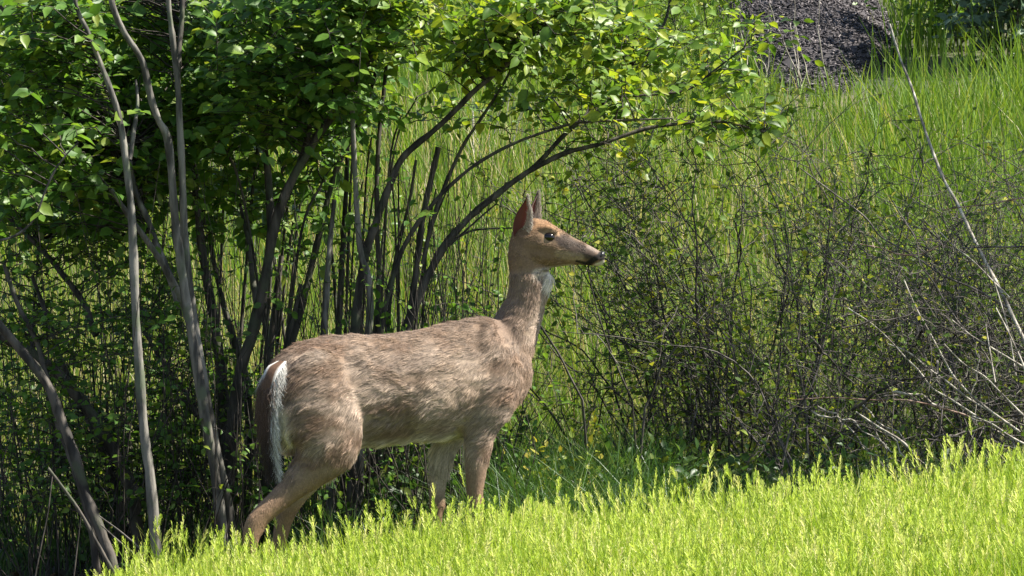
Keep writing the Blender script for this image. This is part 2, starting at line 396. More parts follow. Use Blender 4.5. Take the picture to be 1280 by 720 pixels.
def noise3(p, f, seed=0.0):
    q = p * f + seed
    return np.array([mnoise.noise(Vector(a)) for a in q])
def blob(x, y, cx, cy, rx, ry): return np.exp(-(((x - cx) / rx) ** 2 + ((y - cy) / ry) ** 2))
def seg_d(x, y, pts):
    d = np.full(len(x), 1e9)
    for (ax, ay), (bx, by) in zip(pts[:-1], pts[1:]):
        t = np.clip(((x - ax) * (bx - ax) + (y - ay) * (by - ay)) / ((bx - ax) ** 2 + (by - ay) ** 2), 0, 1)
        d = np.minimum(d, np.hypot(x - ax - t * (bx - ax), y - ay - t * (by - ay)))
    return d
def coat(p):
    """coat colour (linear) and hair length for deer-space points"""
    x = 490 + p[:, 0] * DS; y = 720 - p[:, 2] * DS
    lateral = -p[:, 0] * sn + p[:, 1] * cs
    c = np.tile(np.array([[0.215, 0.162, 0.120]]), (len(p), 1))
    def mix(col, w):
        nonlocal c
        w = np.clip(w, 0, 1)[:, None]; c = c * (1 - w) + np.array(col)[None] * w
    n1 = noise3(p * np.array([1, 1, 1.6]), 9.0); n2 = noise3(p, 24.0, 5.0)
    topline = np.interp(x, [330, 372, 435, 515, 606, 640, 664], [470, 434, 419, 413, 396, 420, 470])
    botline = np.interp(x, [330, 400, 475, 552, 606, 640], [540, 566, 556, 551, 540, 510])
    torso = ((x < 650) & (y > 392)).astype(float) * sstep(600, 570, y)
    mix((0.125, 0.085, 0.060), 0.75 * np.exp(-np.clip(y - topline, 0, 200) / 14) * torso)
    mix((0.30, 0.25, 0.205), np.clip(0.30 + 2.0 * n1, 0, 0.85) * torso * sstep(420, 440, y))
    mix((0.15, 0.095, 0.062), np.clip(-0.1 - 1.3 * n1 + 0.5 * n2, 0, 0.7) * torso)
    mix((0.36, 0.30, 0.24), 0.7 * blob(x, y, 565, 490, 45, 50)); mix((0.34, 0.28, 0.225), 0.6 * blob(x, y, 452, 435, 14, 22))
    mix((0.36, 0.30, 0.25), 0.7 * blob(x, y, 448, 495, 12, 30)); mix((0.125, 0.09, 0.066), 0.6 * blob(x, y, 495, 448, 45, 16)); mix((0.12, 0.085, 0.06), 0.55 * blob(x, y, 600, 435, 22, 20))  # first blob paints the sunlit front edge of the thigh
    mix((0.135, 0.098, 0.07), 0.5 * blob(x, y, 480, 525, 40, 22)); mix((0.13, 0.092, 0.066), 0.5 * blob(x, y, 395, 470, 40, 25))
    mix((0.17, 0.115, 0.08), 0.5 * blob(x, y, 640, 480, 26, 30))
    mix((0.19, 0.135, 0.095), 0.6 * sstep(560, 600, y))                          # legs
    mix((0.24, 0.155, 0.095), 0.6 * sstep(585, 640, y))
    bel = sstep(-16, 2, y - botline) * ((x > 380) & (x < 606)) * sstep(600, 580, y) * np.maximum(sstep(-.085, -.06, lateral), (x > 470) & (x < 572))
    mix((0.55, 0.52, 0.44), bel)
    inner = sstep(0.01, -0.015, np.abs(lateral - .012) - 0.06) * sstep(545, 560, y) * sstep(640, 600, y)
    mix((0.42, 0.37, 0.30), 0.8 * inner)
    # neck
    nck = ((y < 430) & (y > 300) & (x > 615)).astype(float)
    mix((0.19, 0.145, 0.115), 0.6 * nck)
    mix((0.50, 0.42, 0.35), 0.85 * nck * sstep(8, -14, np.abs(x - np.interp(y, [330, 360, 400, 440], [690, 684, 672, 660])) - 6) * sstep(350, 380, y))  # lower neck front lightened for the sun falling on it
    mix((0.66, 0.64, 0.60), sstep(10, 4, seg_d(x, y, [(690, 346), (687, 358)])))
    mix((0.50, 0.46, 0.40), 0.8 * sstep(9, 3, seg_d(x, y, [(672, 342), (680, 341)])))
    # head
    hd = ((y < 345) & (x > 632)).astype(float) * sstep(345, 332, y)
    mix((0.185, 0.125, 0.076), 0.9 * hd)
    mix((0.24, 0.145, 0.075), 0.8 * hd * blob(x, y, 680, 281, 26, 8))
    mix((0.062, 0.048, 0.040), 0.95 * hd * sstep(12, 5, seg_d(x, y, [(706, 301), (722, 310), (738, 318)])))
    mix((0.30, 0.235, 0.165), 0.85 * hd * sstep(8, 3, seg_d(x, y, [(700, 318), (714, 321), (726, 323)])))
    mix((0.42, 0.39, 0.32), hd * sstep(6, 2, seg_d(x, y, [(672, 341), (700, 337), (716, 335)])))
    mix((0.27, 0.195, 0.125), 0.7 * hd * sstep(2.5, 1, np.abs(np.hypot((x - 689.5) / 1.25, y - 296) - 7.5)))
    mix((0.03, 0.02, 0.015), hd * sstep(5, 2, seg_d(x, y, [(698, 299), (704, 304)])))
    mix((0.06, 0.04, 0.03), 0.8 * hd * sstep(4.5, 2, np.hypot(x - 667, y - 279)))
    mix((0.02, 0.018, 0.016), hd * sstep(2.2, 1.0, seg_d(x, y, [(722, 327), (732, 329.5), (738, 330)])))
    mix((0.02, 0.018, 0.016), hd * sstep(4.5, 2.8, seg_d(x, y, [(737, 330.5), (742, 326), (748, 322)])))
    mix((0.62, 0.59, 0.54), hd * sstep(4.5, 2.5, seg_d(x, y, [(747, 333.5), (756, 330)])))
    mix((0.20, 0.17, 0.15), 0.7 * hd * sstep(4, 2, seg_d(x, y, [(738, 309), (750, 315)])))
    mix((0.012, 0.011, 0.011), hd * sstep(7.4, 5.4, np.hypot((x - 754), (y - 320.5) / 0.95)))
    # white rump edge
    mix((0.66, 0.63, 0.56), sstep(7, 3, seg_d(x, y, [(362, 457), (355, 466), (351.5, 480), (350, 505)])) * (lateral < 0.1) * (x < 368))
    mix((0.62, 0.59, 0.52), sstep(20, 9, seg_d(x, y, [(352, 515), (356, 545), (353, 566)])) * (x < 378) * sstep(592, 578, y))
    # hooves
    mix((0.03, 0.025, 0.02), sstep(703, 706, y) * (x > 500) + sstep(729, 732, y) * (x < 500))
    ln = np.full(len(p), 0.024)
    ln = np.where(nck > 0, 0.019, ln)
    ln = np.where((y > 575), 0.009, ln); ln = np.where(hd > 0.3, 0.006, ln)
    ln = np.where((hd > .3) & (x > 735), 0.003, ln)
    ln = np.where((x < 374) & (y < 595) & (y > 450), 0.034, ln)
    ln = np.where((np.hypot(x - 686, y - 354) < 16) & (x > 672), 0.026, ln)
    ln = np.where(bel > 0.3, 0.034, ln)
    return c * (1 + 0.10 * n2)[:, None] * np.array([[1.08, 1.0, .93]]), ln
# eye sockets and nostril pits
def dent(c, r, amt, dirv):
    w = np.exp(-(np.linalg.norm(SV - c, axis=1) / r) ** 2); SV[:] = SV + dirv[None] * (w * amt)[:, None]
def surf_v(px, py, s):                        # lateral surface of the head at a pixel
    q = hp(px, py); dd = np.hypot(SV[:, 0] - q[0], SV[:, 2] - q[2]); k = np.where(dd < 0.007)[0]
    return SV[k][np.argmax(s * SV[k, 1])]
EYES = {}
for s in (-1, 1):
    e = surf_v(687.5, 295.5, s); dent(e, .015, -s * .004, HLAT); EYES[s] = e
    nn = surf_v(753, 320, s); dent(nn, .006, -s * .005, HLAT)
    mm = surf_v(735, 328, s); dent(mm, .006, -s * .003, HLAT)
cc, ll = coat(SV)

def coat_surface():
    m, nt, N, L = new_mat('coat skin'); out = N.new('ShaderNodeOutputMaterial'); b = N.new('ShaderNodeBsdfPrincipled')
    a = N.new('ShaderNodeAttribute'); a.attribute_name = 'coat'; b.inputs['Roughness'].default_value = 0.75
    b.inputs['Specular IOR Level'].default_value = 0.15
    g = N.new('ShaderNodeNewGeometry'); nz = N.new('ShaderNodeTexNoise'); nz.inputs['Scale'].default_value = 160; nz.inputs['Detail'].default_value = 3
    L.new(g.outputs['Position'], nz.inputs['Vector'])
    mr = N.new('ShaderNodeMapRange'); mr.inputs[1].default_value = .3; mr.inputs[2].default_value = .7; mr.inputs[3].default_value = .7; mr.inputs[4].default_value = 1.1
    L.new(nz.outputs[0], mr.inputs[0]); sc_ = N.new('ShaderNodeVectorMath'); sc_.operation = 'SCALE'
    L.new(a.outputs['Color'], sc_.inputs[0]); L.new(mr.outputs[0], sc_.inputs['Scale']); L.new(sc_.outputs[0], b.inputs['Base Color'])
    L.new(b.outputs[0], out.inputs[0]); return m
def ear_skin():
    m, nt, N, L = new_mat('ear skin'); out = N.new('ShaderNodeOutputMaterial'); b = N.new('ShaderNodeBsdfPrincipled'); b.inputs['Roughness'].default_value = 0.7
    a = N.new('ShaderNodeAttribute'); a.attribute_name = 'coat'; L.new(a.outputs['Color'], b.inputs['Base Color'])
    t = N.new('ShaderNodeBsdfTranslucent'); t.inputs[0].default_value = (0.45, 0.07, 0.05, 1)
    mx = N.new('ShaderNodeMixShader'); mx.inputs[0].default_value = 0.35; L.new(b.outputs[0], mx.inputs[1]); L.new(t.outputs[0], mx.inputs[2]); L.new(mx.outputs[0], out.inputs[0]); return m
M['coat'] = coat_surface(); M['ear'] = ear_skin()
def gloss_mat(name, col, rough, coatw=0.0):
    m, nt, N, L = new_mat(name); out = N.new('ShaderNodeOutputMaterial'); b = N.new('ShaderNodeBsdfPrincipled')
    g = N.new('ShaderNodeTexCoord'); nz = N.new('ShaderNodeTexNoise'); nz.inputs['Scale'].default_value = 300; L.new(g.outputs['Object'], nz.inputs['Vector'])
    r = ramp(N, [(0.3, tuple(c * .7 for c in col)), (0.7, col)]); L.new(nz.outputs[0], r.inputs[0]); L.new(r.outputs[0], b.inputs['Base Color'])
    b.inputs['Roughness'].default_value = rough; b.inputs['Coat Weight'].default_value = coatw; L.new(b.outputs[0], out.inputs[0]); return m
# ears: cupped leaves of skin, two layers, joined to the same skin mesh
EV, EF, EC, EDGE = [], [], [], []
def ear(base, tip, opening, width, depth):
    ax = tip - base; Ln = np.linalg.norm(ax); ax = ax / Ln
    o = opening - ax * np.dot(opening, ax); o /= np.linalg.norm(o); side = np.cross(ax, o)
    ns, nt_ = 16, 13; n0 = sum(len(v) for v in EV) + nv
    for layer in (0, 1):
        V = []; Cc = []
        for i in range(ns):
            s = i / (ns - 1); wd = width * (0.38 + 0.62 * math.sin(math.pi * min(1, s / 0.9 + 0.08) ** 0.8)) * (1 - max(0, (s - .55) / .45) ** 2.2) + 0.001
            dp = depth * (1 - 0.75 * s)
            for j in range(nt_):
                t = -1 + 2 * j / (nt_ - 1); phi = t * 1.25
                off = side * math.sin(phi) / math.sin(1.25) * wd + o * (1 - math.cos(phi)) * dp * 1.5 - o * 0.0
                q = base + ax * (s * Ln) + off - o * depth * 0.6 - (o * 0.0025 if layer else 0 * o) - ax * 0 + o * (s ** 2) * 0.006
                V.append(q)
                if layer == 0:
                    e = abs(t); red = np.array([.21, .075, .06]) * (.55 + .6 * s) * (1 - .35 * abs(t + .1)); wh = np.array([.74, .69, .63])  # red and its fade stand in for sunlight glowing through the ear
                    w = float(sstep(.25, .7, t)); dk = float(sstep(-.6, -.95, t)) * .8; Cc.append((red * (1 - w) + wh * w) * (1 - dk) + np.array([.12, .085, .065]) * dk)
                    if t > .45 and .08 < s < .97: EDGE.append((q, side * np.sign(t) * -0.6 + ax * .7 + o * .35, t))
                else:
                    w = sstep(.75, 1, s); Cc.append(np.array([.20, .14, .10]) * (1 - w) + np.array([.09, .06, .05]) * w)
        EV.append(np.array(V)); EC.append(np.array(Cc))
    k = ns * nt_
    for i in range(ns - 1):
        for j in range(nt_ - 1):
            a = n0 + i * nt_ + j; EF.append((a, a + 1, a + nt_ + 1, a + nt_)); a += k; EF.append((a, a + nt_, a + nt_ + 1, a + 1))
        for j in (0, nt_ - 1):
            a = n0 + i * nt_ + j; b = a + k; EF.append((a, a + nt_, b + nt_, b))
ear(hp(650, 297, -.045), hp(663, 243, -.075), np.array([0.40, -0.9, 0.1]), .037, .030)
ear(hp(664, 288, .045), hp(675, 239, .060), np.array([0.86, -0.50, 0.1]), .034, .026)
allV = np.vstack([SV] + EV); allF = np.vstack([SF, np.array(EF)]); allC = np.vstack([cc] + EC)
fm = np.concatenate([np.zeros(len(SF), int), np.ones(len(EF), int)])
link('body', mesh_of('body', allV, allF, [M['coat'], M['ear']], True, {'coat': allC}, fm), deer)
# eyes
def ellipsoid(c, ax, ay, az, r, nu=14, nvv=10):
    V = []
    for i in range(nvv + 1):
        th = math.pi * i / nvv
        for j in range(nu):
            ph = 2 * math.pi * j / nu
            V.append(c + ax * r[0] * math.sin(th) * math.cos(ph) + ay * r[1] * math.sin(th) * math.sin(ph) + az * r[2] * math.cos(th))
    F = [(i * nu + j, i * nu + (j + 1) % nu, (i + 1) * nu + (j + 1) % nu, (i + 1) * nu + j) for i in range(nvv) for j in range(nu)]
    return np.array(V), np.array(F)
EX, EZ = np.array([1., 0, 0]), np.array([0, 0, 1.])
for s in (-1, 1):
    c = EYES[s] + HLAT * (-s * .0070)
    V, F = ellipsoid(c, norm(EX - EZ * .18), norm(EZ + EX * .18), HLAT, (.0225, .0170, .0135))
    link('eye', mesh_of('eye', V, F, [gloss_mat('eye', (0.008, 0.005, 0.004), 0.10, 0.0)], True), deer, label='dark glossy eye')
V, F = ellipsoid(hp(753.6, 320.2), norm(EX + EZ * -.45), norm(EZ + EX * .45), HLAT, (.0115, .0175, .0225))
link('nose', mesh_of('nose', V, F, [gloss_mat('nose', (0.022, 0.02, 0.02), 0.3)], True), deer, label='moist black nose')

# tail: a flat tapering brush hanging over the white rump
tn = norm(np.array([-0.55, -0.83, 0.05])); ta = norm(np.cross(np.array([0, 0, 1.]), tn))
tp = spline([body(356, 447, -.03), body(346, 458, -.05) + tn * .006, body(341, 482, -.06) + tn * .012, body(340, 515, -.06) + tn * .012, body(342, 545, -.06) + tn * .010, body(347, 580, -.06) + tn * .006], 26)
tw = np.interp(np.linspace(0, 1, 26), [0, .12, .35, .7, 1], [.020, .033, .033, .019, .005])
rings = []
for q, w in zip(tp, tw): rings.append(q + ta[None] * (np.cos(ANG) * w)[:, None] + tn[None] * (np.sin(ANG) * w * .45)[:, None])
TV = np.vstack(rings); k = 20
TF = np.array([(a * k + j, a * k + (j + 1) % k, (a + 1) * k + (j + 1) % k, (a + 1) * k + j) for a in range(25) for j in range(k)])
def tailcol(off, t):
    w = sstep(.62, .95, off) * 1.0
    br = np.array([.105, .060, .038]) * (1 - .75 * sstep(.45, .95, t))[:, None]
    w = np.maximum(w, sstep(-.35, -.6, off) * sstep(.34, .22, t))
    return br * (1 - w)[:, None] + np.array([.62, .60, .55]) * w[:, None]
tailc = tailcol(np.tile(np.cos(ANG), 26), np.repeat(np.linspace(0, 1, 26), k))
tail = link('tail', mesh_of('tail', TV, TF, [M['coat']], True, {'coat': tailc}), deer, label='brown tail with a white fringe hanging straight down')

# fur ---------------------------------------------------------------
def hair_mat():
    m, nt, N, L = new_mat('fur'); out = N.new('ShaderNodeOutputMaterial')
    a = N.new('ShaderNodeAttribute'); a.attribute_name = 'coat'
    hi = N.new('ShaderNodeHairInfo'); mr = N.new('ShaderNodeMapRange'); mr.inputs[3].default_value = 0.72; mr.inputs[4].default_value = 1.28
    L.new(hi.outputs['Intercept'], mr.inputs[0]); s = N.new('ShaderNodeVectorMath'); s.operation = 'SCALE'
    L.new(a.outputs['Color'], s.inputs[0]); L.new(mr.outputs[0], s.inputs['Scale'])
    b = N.new('ShaderNodeBsdfPrincipled'); b.inputs['Roughness'].default_value = 0.55; b.inputs['Specular IOR Level'].default_value = 0.35
    L.new(s.outputs[0], b.inputs['Base Color']); L.new(b.outputs[0], out.inputs[0]); return m
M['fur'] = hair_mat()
def hairs(name, roots, dirs, normals, lens, cols, parent, lift=0.35, rad=0.0006, npts=4, curl=0.12):
    n = len(roots); hc = bpy.data.hair_curves.new(name); hc.add_curves([npts] * n)
    t = np.linspace(0, 1, npts)
    d0 = norm(dirs + normals * lift); d1 = norm(dirs * 1.0 + normals * lift * 0.15 + RNG.normal(0, curl, (n, 3)))
    Pn = roots[:, None, :] - normals[:, None, :] * 0.001 + lens[:, None, None] * (d0[:, None, :] * (t - t ** 2 / 2)[None, :, None] + d1[:, None, :] * (t ** 2 / 2)[None, :, None]) * 1.1
    hc.attributes['position'].data.foreach_set('vector', Pn.reshape(-1).astype(np.float32))
    ra = hc.attributes.get('radius') or hc.attributes.new('radius', 'FLOAT', 'POINT')
    ra.data.foreach_set('value', np.tile(rad * (1 - 0.75 * t), n).astype(np.float32))
    ca = hc.attributes.new('coat', 'FLOAT_COLOR', 'CURVE')
    ca.data.foreach_set('color', np.hstack([cols, np.ones((n, 1))]).astype(np.float32).ravel())
    hc.materials.append(M['fur'])
    return link(name, hc, parent)
# area-weighted samples on the skin
q = SV[SF]; ar = np.linalg.norm(np.cross(q[:, 1] - q[:, 0], q[:, 3] - q[:, 0]), axis=1)
NH = 150000
_c = SV[SF].mean(1); ar = ar * np.where((_c[:, 2] > (720 - 342) / DS), 2.6, 1.0)
fi = RNG.choice(len(SF), NH, p=ar / ar.sum()); a_, b_ = RNG.random(NH)[:, None], RNG.random(NH)[:, None]
qq = SV[SF[fi]]; roots = (qq[:, 0] * (1 - a_) + qq[:, 1] * a_) * (1 - b_) + (qq[:, 3] * (1 - a_) + qq[:, 2] * a_) * b_
nrm = norm(SN[SF[fi]].mean(1))
x = 490 + roots[:, 0] * DS; y = 720 - roots[:, 2] * DS
fwd = np.array([cs, sn, 0])
d = np.tile(-fwd[None] + np.array([[0, 0, -0.42]]), (NH, 1))
lowb = sstep(470, 540, y)[:, None]; d = d + np.array([0, 0, -0.5])[None] * lowb
wl_ = sstep(545, 585, y)[:, None]; d = d * (1 - wl_) + np.array([[-0.15, 0, -1]]) * wl_
wh = (sstep(360, 385, x * 0 + x) * 0)[:, None]
wn_ = (sstep(412, 385, y) * (x > 612))[:, None]; d = d * (1 - wn_) + np.array([[-0.35, 0, -1]]) * wn_
ws = (blob(x, y, 645, 440, 30, 45))[:, None]; d = d * (1 - ws) + np.array([[-0.5, 0, -1.0]]) * ws
whd = ((y < 342) & (x > 640) & (x > 672 - (342 - y) * 0.3)).astype(float)[:, None]; d = d * (1 - whd) + np.array([[-1, 0, -0.12]]) * whd
wr = sstep(392, 360, x)[:, None] * sstep(600, 560, y)[:, None]; d = d * (1 - wr) + np.array([[-0.45, 0, -1]]) * wr
# tufts: hair direction wanders in patches, as in a moulting coat
w1, w2 = noise3(roots, 14.0, 3.0), noise3(roots, 14.0, 17.0); w3 = noise3(roots, 45.0, 9.0)
d = norm(d) + np.stack([w1 * .35, w2 * .35, (w1 - w2) * .55 + w3 * .4], 1)
d = d - nrm * np.sum(d * nrm, 1, keepdims=True); d = norm(d)
hc_, hl = coat(roots)
keep = (hl > 0.0035) & (np.linalg.norm(roots - EYES[-1], axis=1) > .023) & (np.linalg.norm(roots - EYES[1], axis=1) > .019) & (x < 745)
clump = noise3(roots * np.array([1, 1, 2.2]), 60.0, 1.0)
patch_ = noise3(roots * np.array([1, 1, 1.8]), 22.0, 40.0)
hc_ = hc_ * (1 + 0.45 * patch_).clip(.5, 1.6)[:, None]
d = norm(d + nrm * (patch_ * .35)[:, None])
hc_ = hc_ * (1 + 0.80 * clump + RNG.normal(0, .16, NH)).clip(.35, 2.0)[:, None]
hl = np.where(hl < .0075, hl * 1.35, hl) * RNG.uniform(.6, 1.25, NH) * (1 + .3 * clump)
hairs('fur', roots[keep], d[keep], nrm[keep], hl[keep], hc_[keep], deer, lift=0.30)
# ear fringe
EDp = np.array([e[0] for e in EDGE]); EDd = np.array([e[1] for e in EDGE])
k = RNG.integers(0, len(EDp), 1500)
hairs('ear_hair', EDp[k] + RNG.normal(0, .0025, (1500, 3)), norm(EDd[k]), norm(RNG.normal(0, 1, (1500, 3))), RNG.uniform(.008, .02, 1500), np.tile([[.60, .55, .50]], (1500, 1)) * RNG.uniform(.7, 1.1, (1500, 1)), deer, lift=0.2, rad=.0005)
# tail hair
n = 9000; si = RNG.random(n) ** .8; th = RNG.uniform(0, 6.283, n)
ii = np.clip((si * 25).astype(int), 0, 24); w = tw[ii]
rt = tp[ii] + (tp[ii + 1] - tp[ii]) * (si * 25 - ii)[:, None] + ta * (np.cos(th) * w)[:, None] + tn * (np.sin(th) * w * .45)[:, None]
nn = norm(ta * np.cos(th)[:, None] + tn * (np.sin(th) * 1.6)[:, None])
hairs('tail_hair', rt, norm(np.array([[0.05, 0, -1.]]) + ta * (np.cos(th) * .35)[:, None]), nn, RNG.uniform(.025, .07, n), tailcol(np.cos(th) + RNG.normal(0, .15, n), si) * RNG.uniform(.6, 1.25, (n, 1)), tail, lift=.25, curl=.28)


# ------------------------------------------------------------------ stems, twigs and leaves
LEAF_V = []
def leaf_template(fold=0.22, droop=0.16, wide=0.5):
    prof = [(0.0, 0.03), (0.22, 0.80), (0.58, 0.92), (1.0, 0.03)]
    v = []
    for t, w in prof:
        z = -droop * t * t
        v += [(-w * wide * 0.5 * 1.0, t, z + fold * w * 0.25), (0, t, z), (w * wide * 0.5, t, z + fold * w * 0.25)]
    f = []
    for k in range(len(prof) - 1):
        a = k * 3
        f += [(a, a + 1, a + 4, a + 3), (a + 1, a + 2, a + 5, a + 4)]
    return np.array(v), np.array(f)
LEAF_T = [leaf_template(0.3, 0.12, 0.62), leaf_template(0.45, 0.3, 0.68), leaf_template(0.15, -0.08, 0.58), leaf_template(0.6, 0.2, 0.6)]

class Leaves:
    """leaf placements of one plant"""
    def __init__(s): s.p, s.d, s.n, s.l = [], [], [], []
    def along(s, C, spacing, size, start=0.25, rng=random, upbias=0.8, tip=True):
        seg = np.linalg.norm(np.diff(C, axis=0), axis=1); L = np.concatenate([[0], np.cumsum(seg)])
        t = L[-1] * start; side = 1
        while t < L[-1]:
            k = min(np.searchsorted(L, t), len(C) - 1); k = max(k, 1)
            f = (t - L[k - 1]) / max(seg[k - 1], 1e-9)
            p = C[k - 1] + (C[k] - C[k - 1]) * f
            T = C[k] - C[k - 1]; T = T / (np.linalg.norm(T) + 1e-9)
            lat = np.cross(T, [0, 0, 1]); lat = lat / (np.linalg.norm(lat) + 1e-9)
            d = T * rng.uniform(0.1, 0.8) + lat * side * rng.uniform(0.6, 1.1) + np.array([rng.gauss(0, .25), rng.gauss(0, .25), rng.gauss(-0.1, .3)])
            nrm = np.array([rng.gauss(0.12, .42), rng.gauss(-0.38, .42), upbias * .75 + rng.gauss(0, .25)])
            s.put(p, d, nrm, size * rng.uniform(0.45, 1.3)); side = -side
            t += spacing * rng.uniform(0.6, 1.4)
        if tip: s.put(C[-1], C[-1] - C[-2], np.array([rng.gauss(0, .4), rng.gauss(0, .4), 0.8]), size * rng.uniform(.7, 1))
    def put(s, p, d, n, l): s.p.append(p); s.d.append(d); s.n.append(n); s.l.append(l)
    def build(s, parent, mat, mat1, singles, name='crown', tintf=None):
        if not s.p: return
        p = np.array(s.p); d = norm(np.array(s.d)); n = np.array(s.n); l = np.array(s.l)
        ex = norm(np.cross(d, n)); ez = np.cross(ex, d)
        # the leaves that show largest: in frame, nearest and most open to the view
        px = 640 + p[:, 0] / (p[:, 1] + CAMD) * FPX
        py = 360 - ((p[:, 2] - CAMZ) / (p[:, 1] + CAMD) + math.tan(PITCH)) * FPX
        show = l * (0.35 + np.abs(ez[:, 1])) * (1.0 - 0.18 * p[:, 1])
        show[(px < 4) | (px > 1276) | (py < 4) | (py > 716)] = -1
        order = np.argsort(-show); pick = order[:singles]; pick = pick[show[pick] > 0]
        rest = np.setdiff1d(np.arange(len(p)), pick)
        tint = RNG.random(len(p)) if tintf is None else tintf(p)
        bag = Bag(); which = RNG.integers(0, len(LEAF_T), len(p))
        for k, (tv, tf) in enumerate(LEAF_T):
            r = rest[which[rest] == k]
            if len(r) == 0: continue
            sc3 = np.stack([l[r] * RNG.uniform(.8, 1.2, len(r)), l[r], l[r]], 1)
            bag.add(*scatter(tv, tf, p[r], ex[r], d[r], ez[r], sc3, tint[r]))
        if bag.n:
            o = link(name, bag.mesh(name, [mat]), parent, kind='stuff'); o.matrix_parent_inverse = Matrix.Translation(-Vector(parent.location))
        mk = id(mat1)
        for q in pick:
            key = (mk, int(which[q]))
            if key not in LEAF_ME:
                tv, tf = LEAF_T[which[q]]; LEAF_ME[key] = mesh_of('leaf', tv, tf, [mat1], True)
            o = bpy.data.objects.new('leaf', LEAF_ME[key]); COL.objects.link(o); o.parent = parent
            mtx = Matrix(((ex[q][0], d[q][0], ez[q][0], p[q][0]), (ex[q][1], d[q][1], ez[q][1], p[q][1]), (ex[q][2], d[q][2], ez[q][2], p[q][2]), (0, 0, 0, 1)))
            mtx = Matrix.Translation(-Vector(parent.location)) @ mtx @ Matrix.Diagonal((l[q], l[q], l[q], 1))
            o.matrix_local = mtx
LEAF_ME = {}

def put_world(name, me, parent, kind=None, label=None):
    o = link(name, me, parent, kind=kind, label=label)
    o.matrix_parent_inverse = Matrix.Translation(-Vector(parent.location)); return o

def jitter_path(C, amp, rng=random):
    n = len(C); ph = [rng.uniform(0, 6.28) for _ in range(6)]; t = np.linspace(0, 1, n)
    w = np.minimum(t * 6, 1)
    for a in range(3):
        C[:, a] += amp * w * (np.sin(t * 9 + ph[a]) * 0.6 + np.sin(t * 23 + ph[a + 3]) * 0.4)
    return C

def traced_stem(parent, pts, r0, r1, Y0, Y1, mat, name='stem', top_first=True, to_ground=False):
    """pts: photo pixels from tip to foot; radii in px at tip / foot; depth at tip / foot"""
    q = spline(np.array(pts, float), max(12, len(pts) * 4))
    n = len(q); t = np.linspace(0, 1, n)
    C = np.array([P(q[k, 0], q[k, 1], Y0 + (Y1 - Y0) * t[k]) for k in range(n)])
    if to_ground:
        g = C[-1].copy(); g[2] = H(g[0], g[1]) - 0.05
        if g[2] < C[-1][2]:
            m = max(3, int((C[-1][2] - g[2]) / 0.05)); d = norm(C[-1] - C[-3]); 
            ext = np.array([C[-1] + (g - C[-1]) * s + np.array([d[0], d[1], 0]) * 0.12 * s for s in np.linspace(0, 1, m + 1)[1:]])
            C = np.vstack([C, ext])
    n = len(C); t = np.linspace(0, 1, n)
    rad = 0.92 * (r0 + (r1 - r0) * t) / 340 * (1 + 0.07 * np.sin(t * 40 + random.uniform(0, 6)) + 0.05 * np.sin(t * 91 + random.uniform(0, 6)))
    V, F = tube_geo(C, rad, 9)
    V = V + RNG.normal(0, 1, V.shape) * (np.repeat(rad, 9) * .055)[:, None]
    put_world(name, mesh_of(name, V, F, [mat], True), parent)
    return C

def twig_to(stems, target, rng=random, sag=0.06, n=9):
    """curved twig from the nearest stem point to a target point"""
    best = None
    for C in stems:
        dd = np.linalg.norm((C - target) * np.array([1, 1, 1.25]), axis=1) + np.where(C[:, 2] > target[2], 0.25, 0)
        k = int(dd.argmin())
        if best is None or dd[k] < best[0]: best = (dd[k], C[k])
    a = best[1]; L = np.linalg.norm(target - a)
    mid = (a + target) / 2 + np.array([rng.gauss(0, .12), rng.gauss(0, .12), rng.uniform(0.0, .22)]) * L
    return spline([a, mid, target], n)

def crown_twigs(stems, anchors, bag, leaves, spacing, size, r=0.0022, sub=2, rng=random, sublen=0.2):
    for tg in anchors:
        C = twig_to(stems, np.asarray(tg), rng)
        C = jitter_path(C, 0.012, rng)
        V, F = tube_geo(C, np.linspace(r * 1.6, r * 0.5, len(C)), 3); bag.add(V, F, rng.random())
        L = np.linalg.norm(C[-1] - C[0])
        leaves.along(C, spacing, size, max(0.15, 1 - 0.32 / max(L, 0.05)), rng)
        for _ in range(sub):
            k = rng.randrange(len(C) // 2, len(C)); d = np.array([rng.gauss(0, 1), rng.gauss(0, .8), rng.gauss(0.15, .5)]); d = d / np.linalg.norm(d)
            e = C[k] + d * sublen * rng.uniform(.5, 1.2)
            S = spline([C[k], (C[k] + e) / 2 + np.array([0, 0, .02]), e], 6)
            V, F = tube_geo(S, np.linspace(r, r * 0.4, 6), 3); bag.add(V, F, rng.random())
            leaves.along(S, spacing, size, 0.2, rng)

def sample_region(n, polys, rng=random):
    """polys: list of (px0,px1,py0,py1,Y0,Y1,weight)"""
    out = []; ws = [p[6] for p in polys]
    for _ in range(n):
        a = rng.choices(polys, ws)[0]
        out.append(P(rng.uniform(a[0], a[1]), rng.uniform(a[2], a[3]), rng.uniform(a[4], a[5])))
    return out

def foot(px, Y):
    x = (px - 640) / FPX * (Y + CAMD); return (x, Y, float(H(x, Y)))

def finish_shrub(root, bag, leaves, leafkind, singles, twigmat='twig', twigname='twigs'):
    if bag.n: put_world(twigname, bag.mesh(twigname, [M[twigmat]]), root, kind='stuff')
    leaves.build(root, M['leaf_' + leafkind], M['leaf1_' + leafkind], singles)

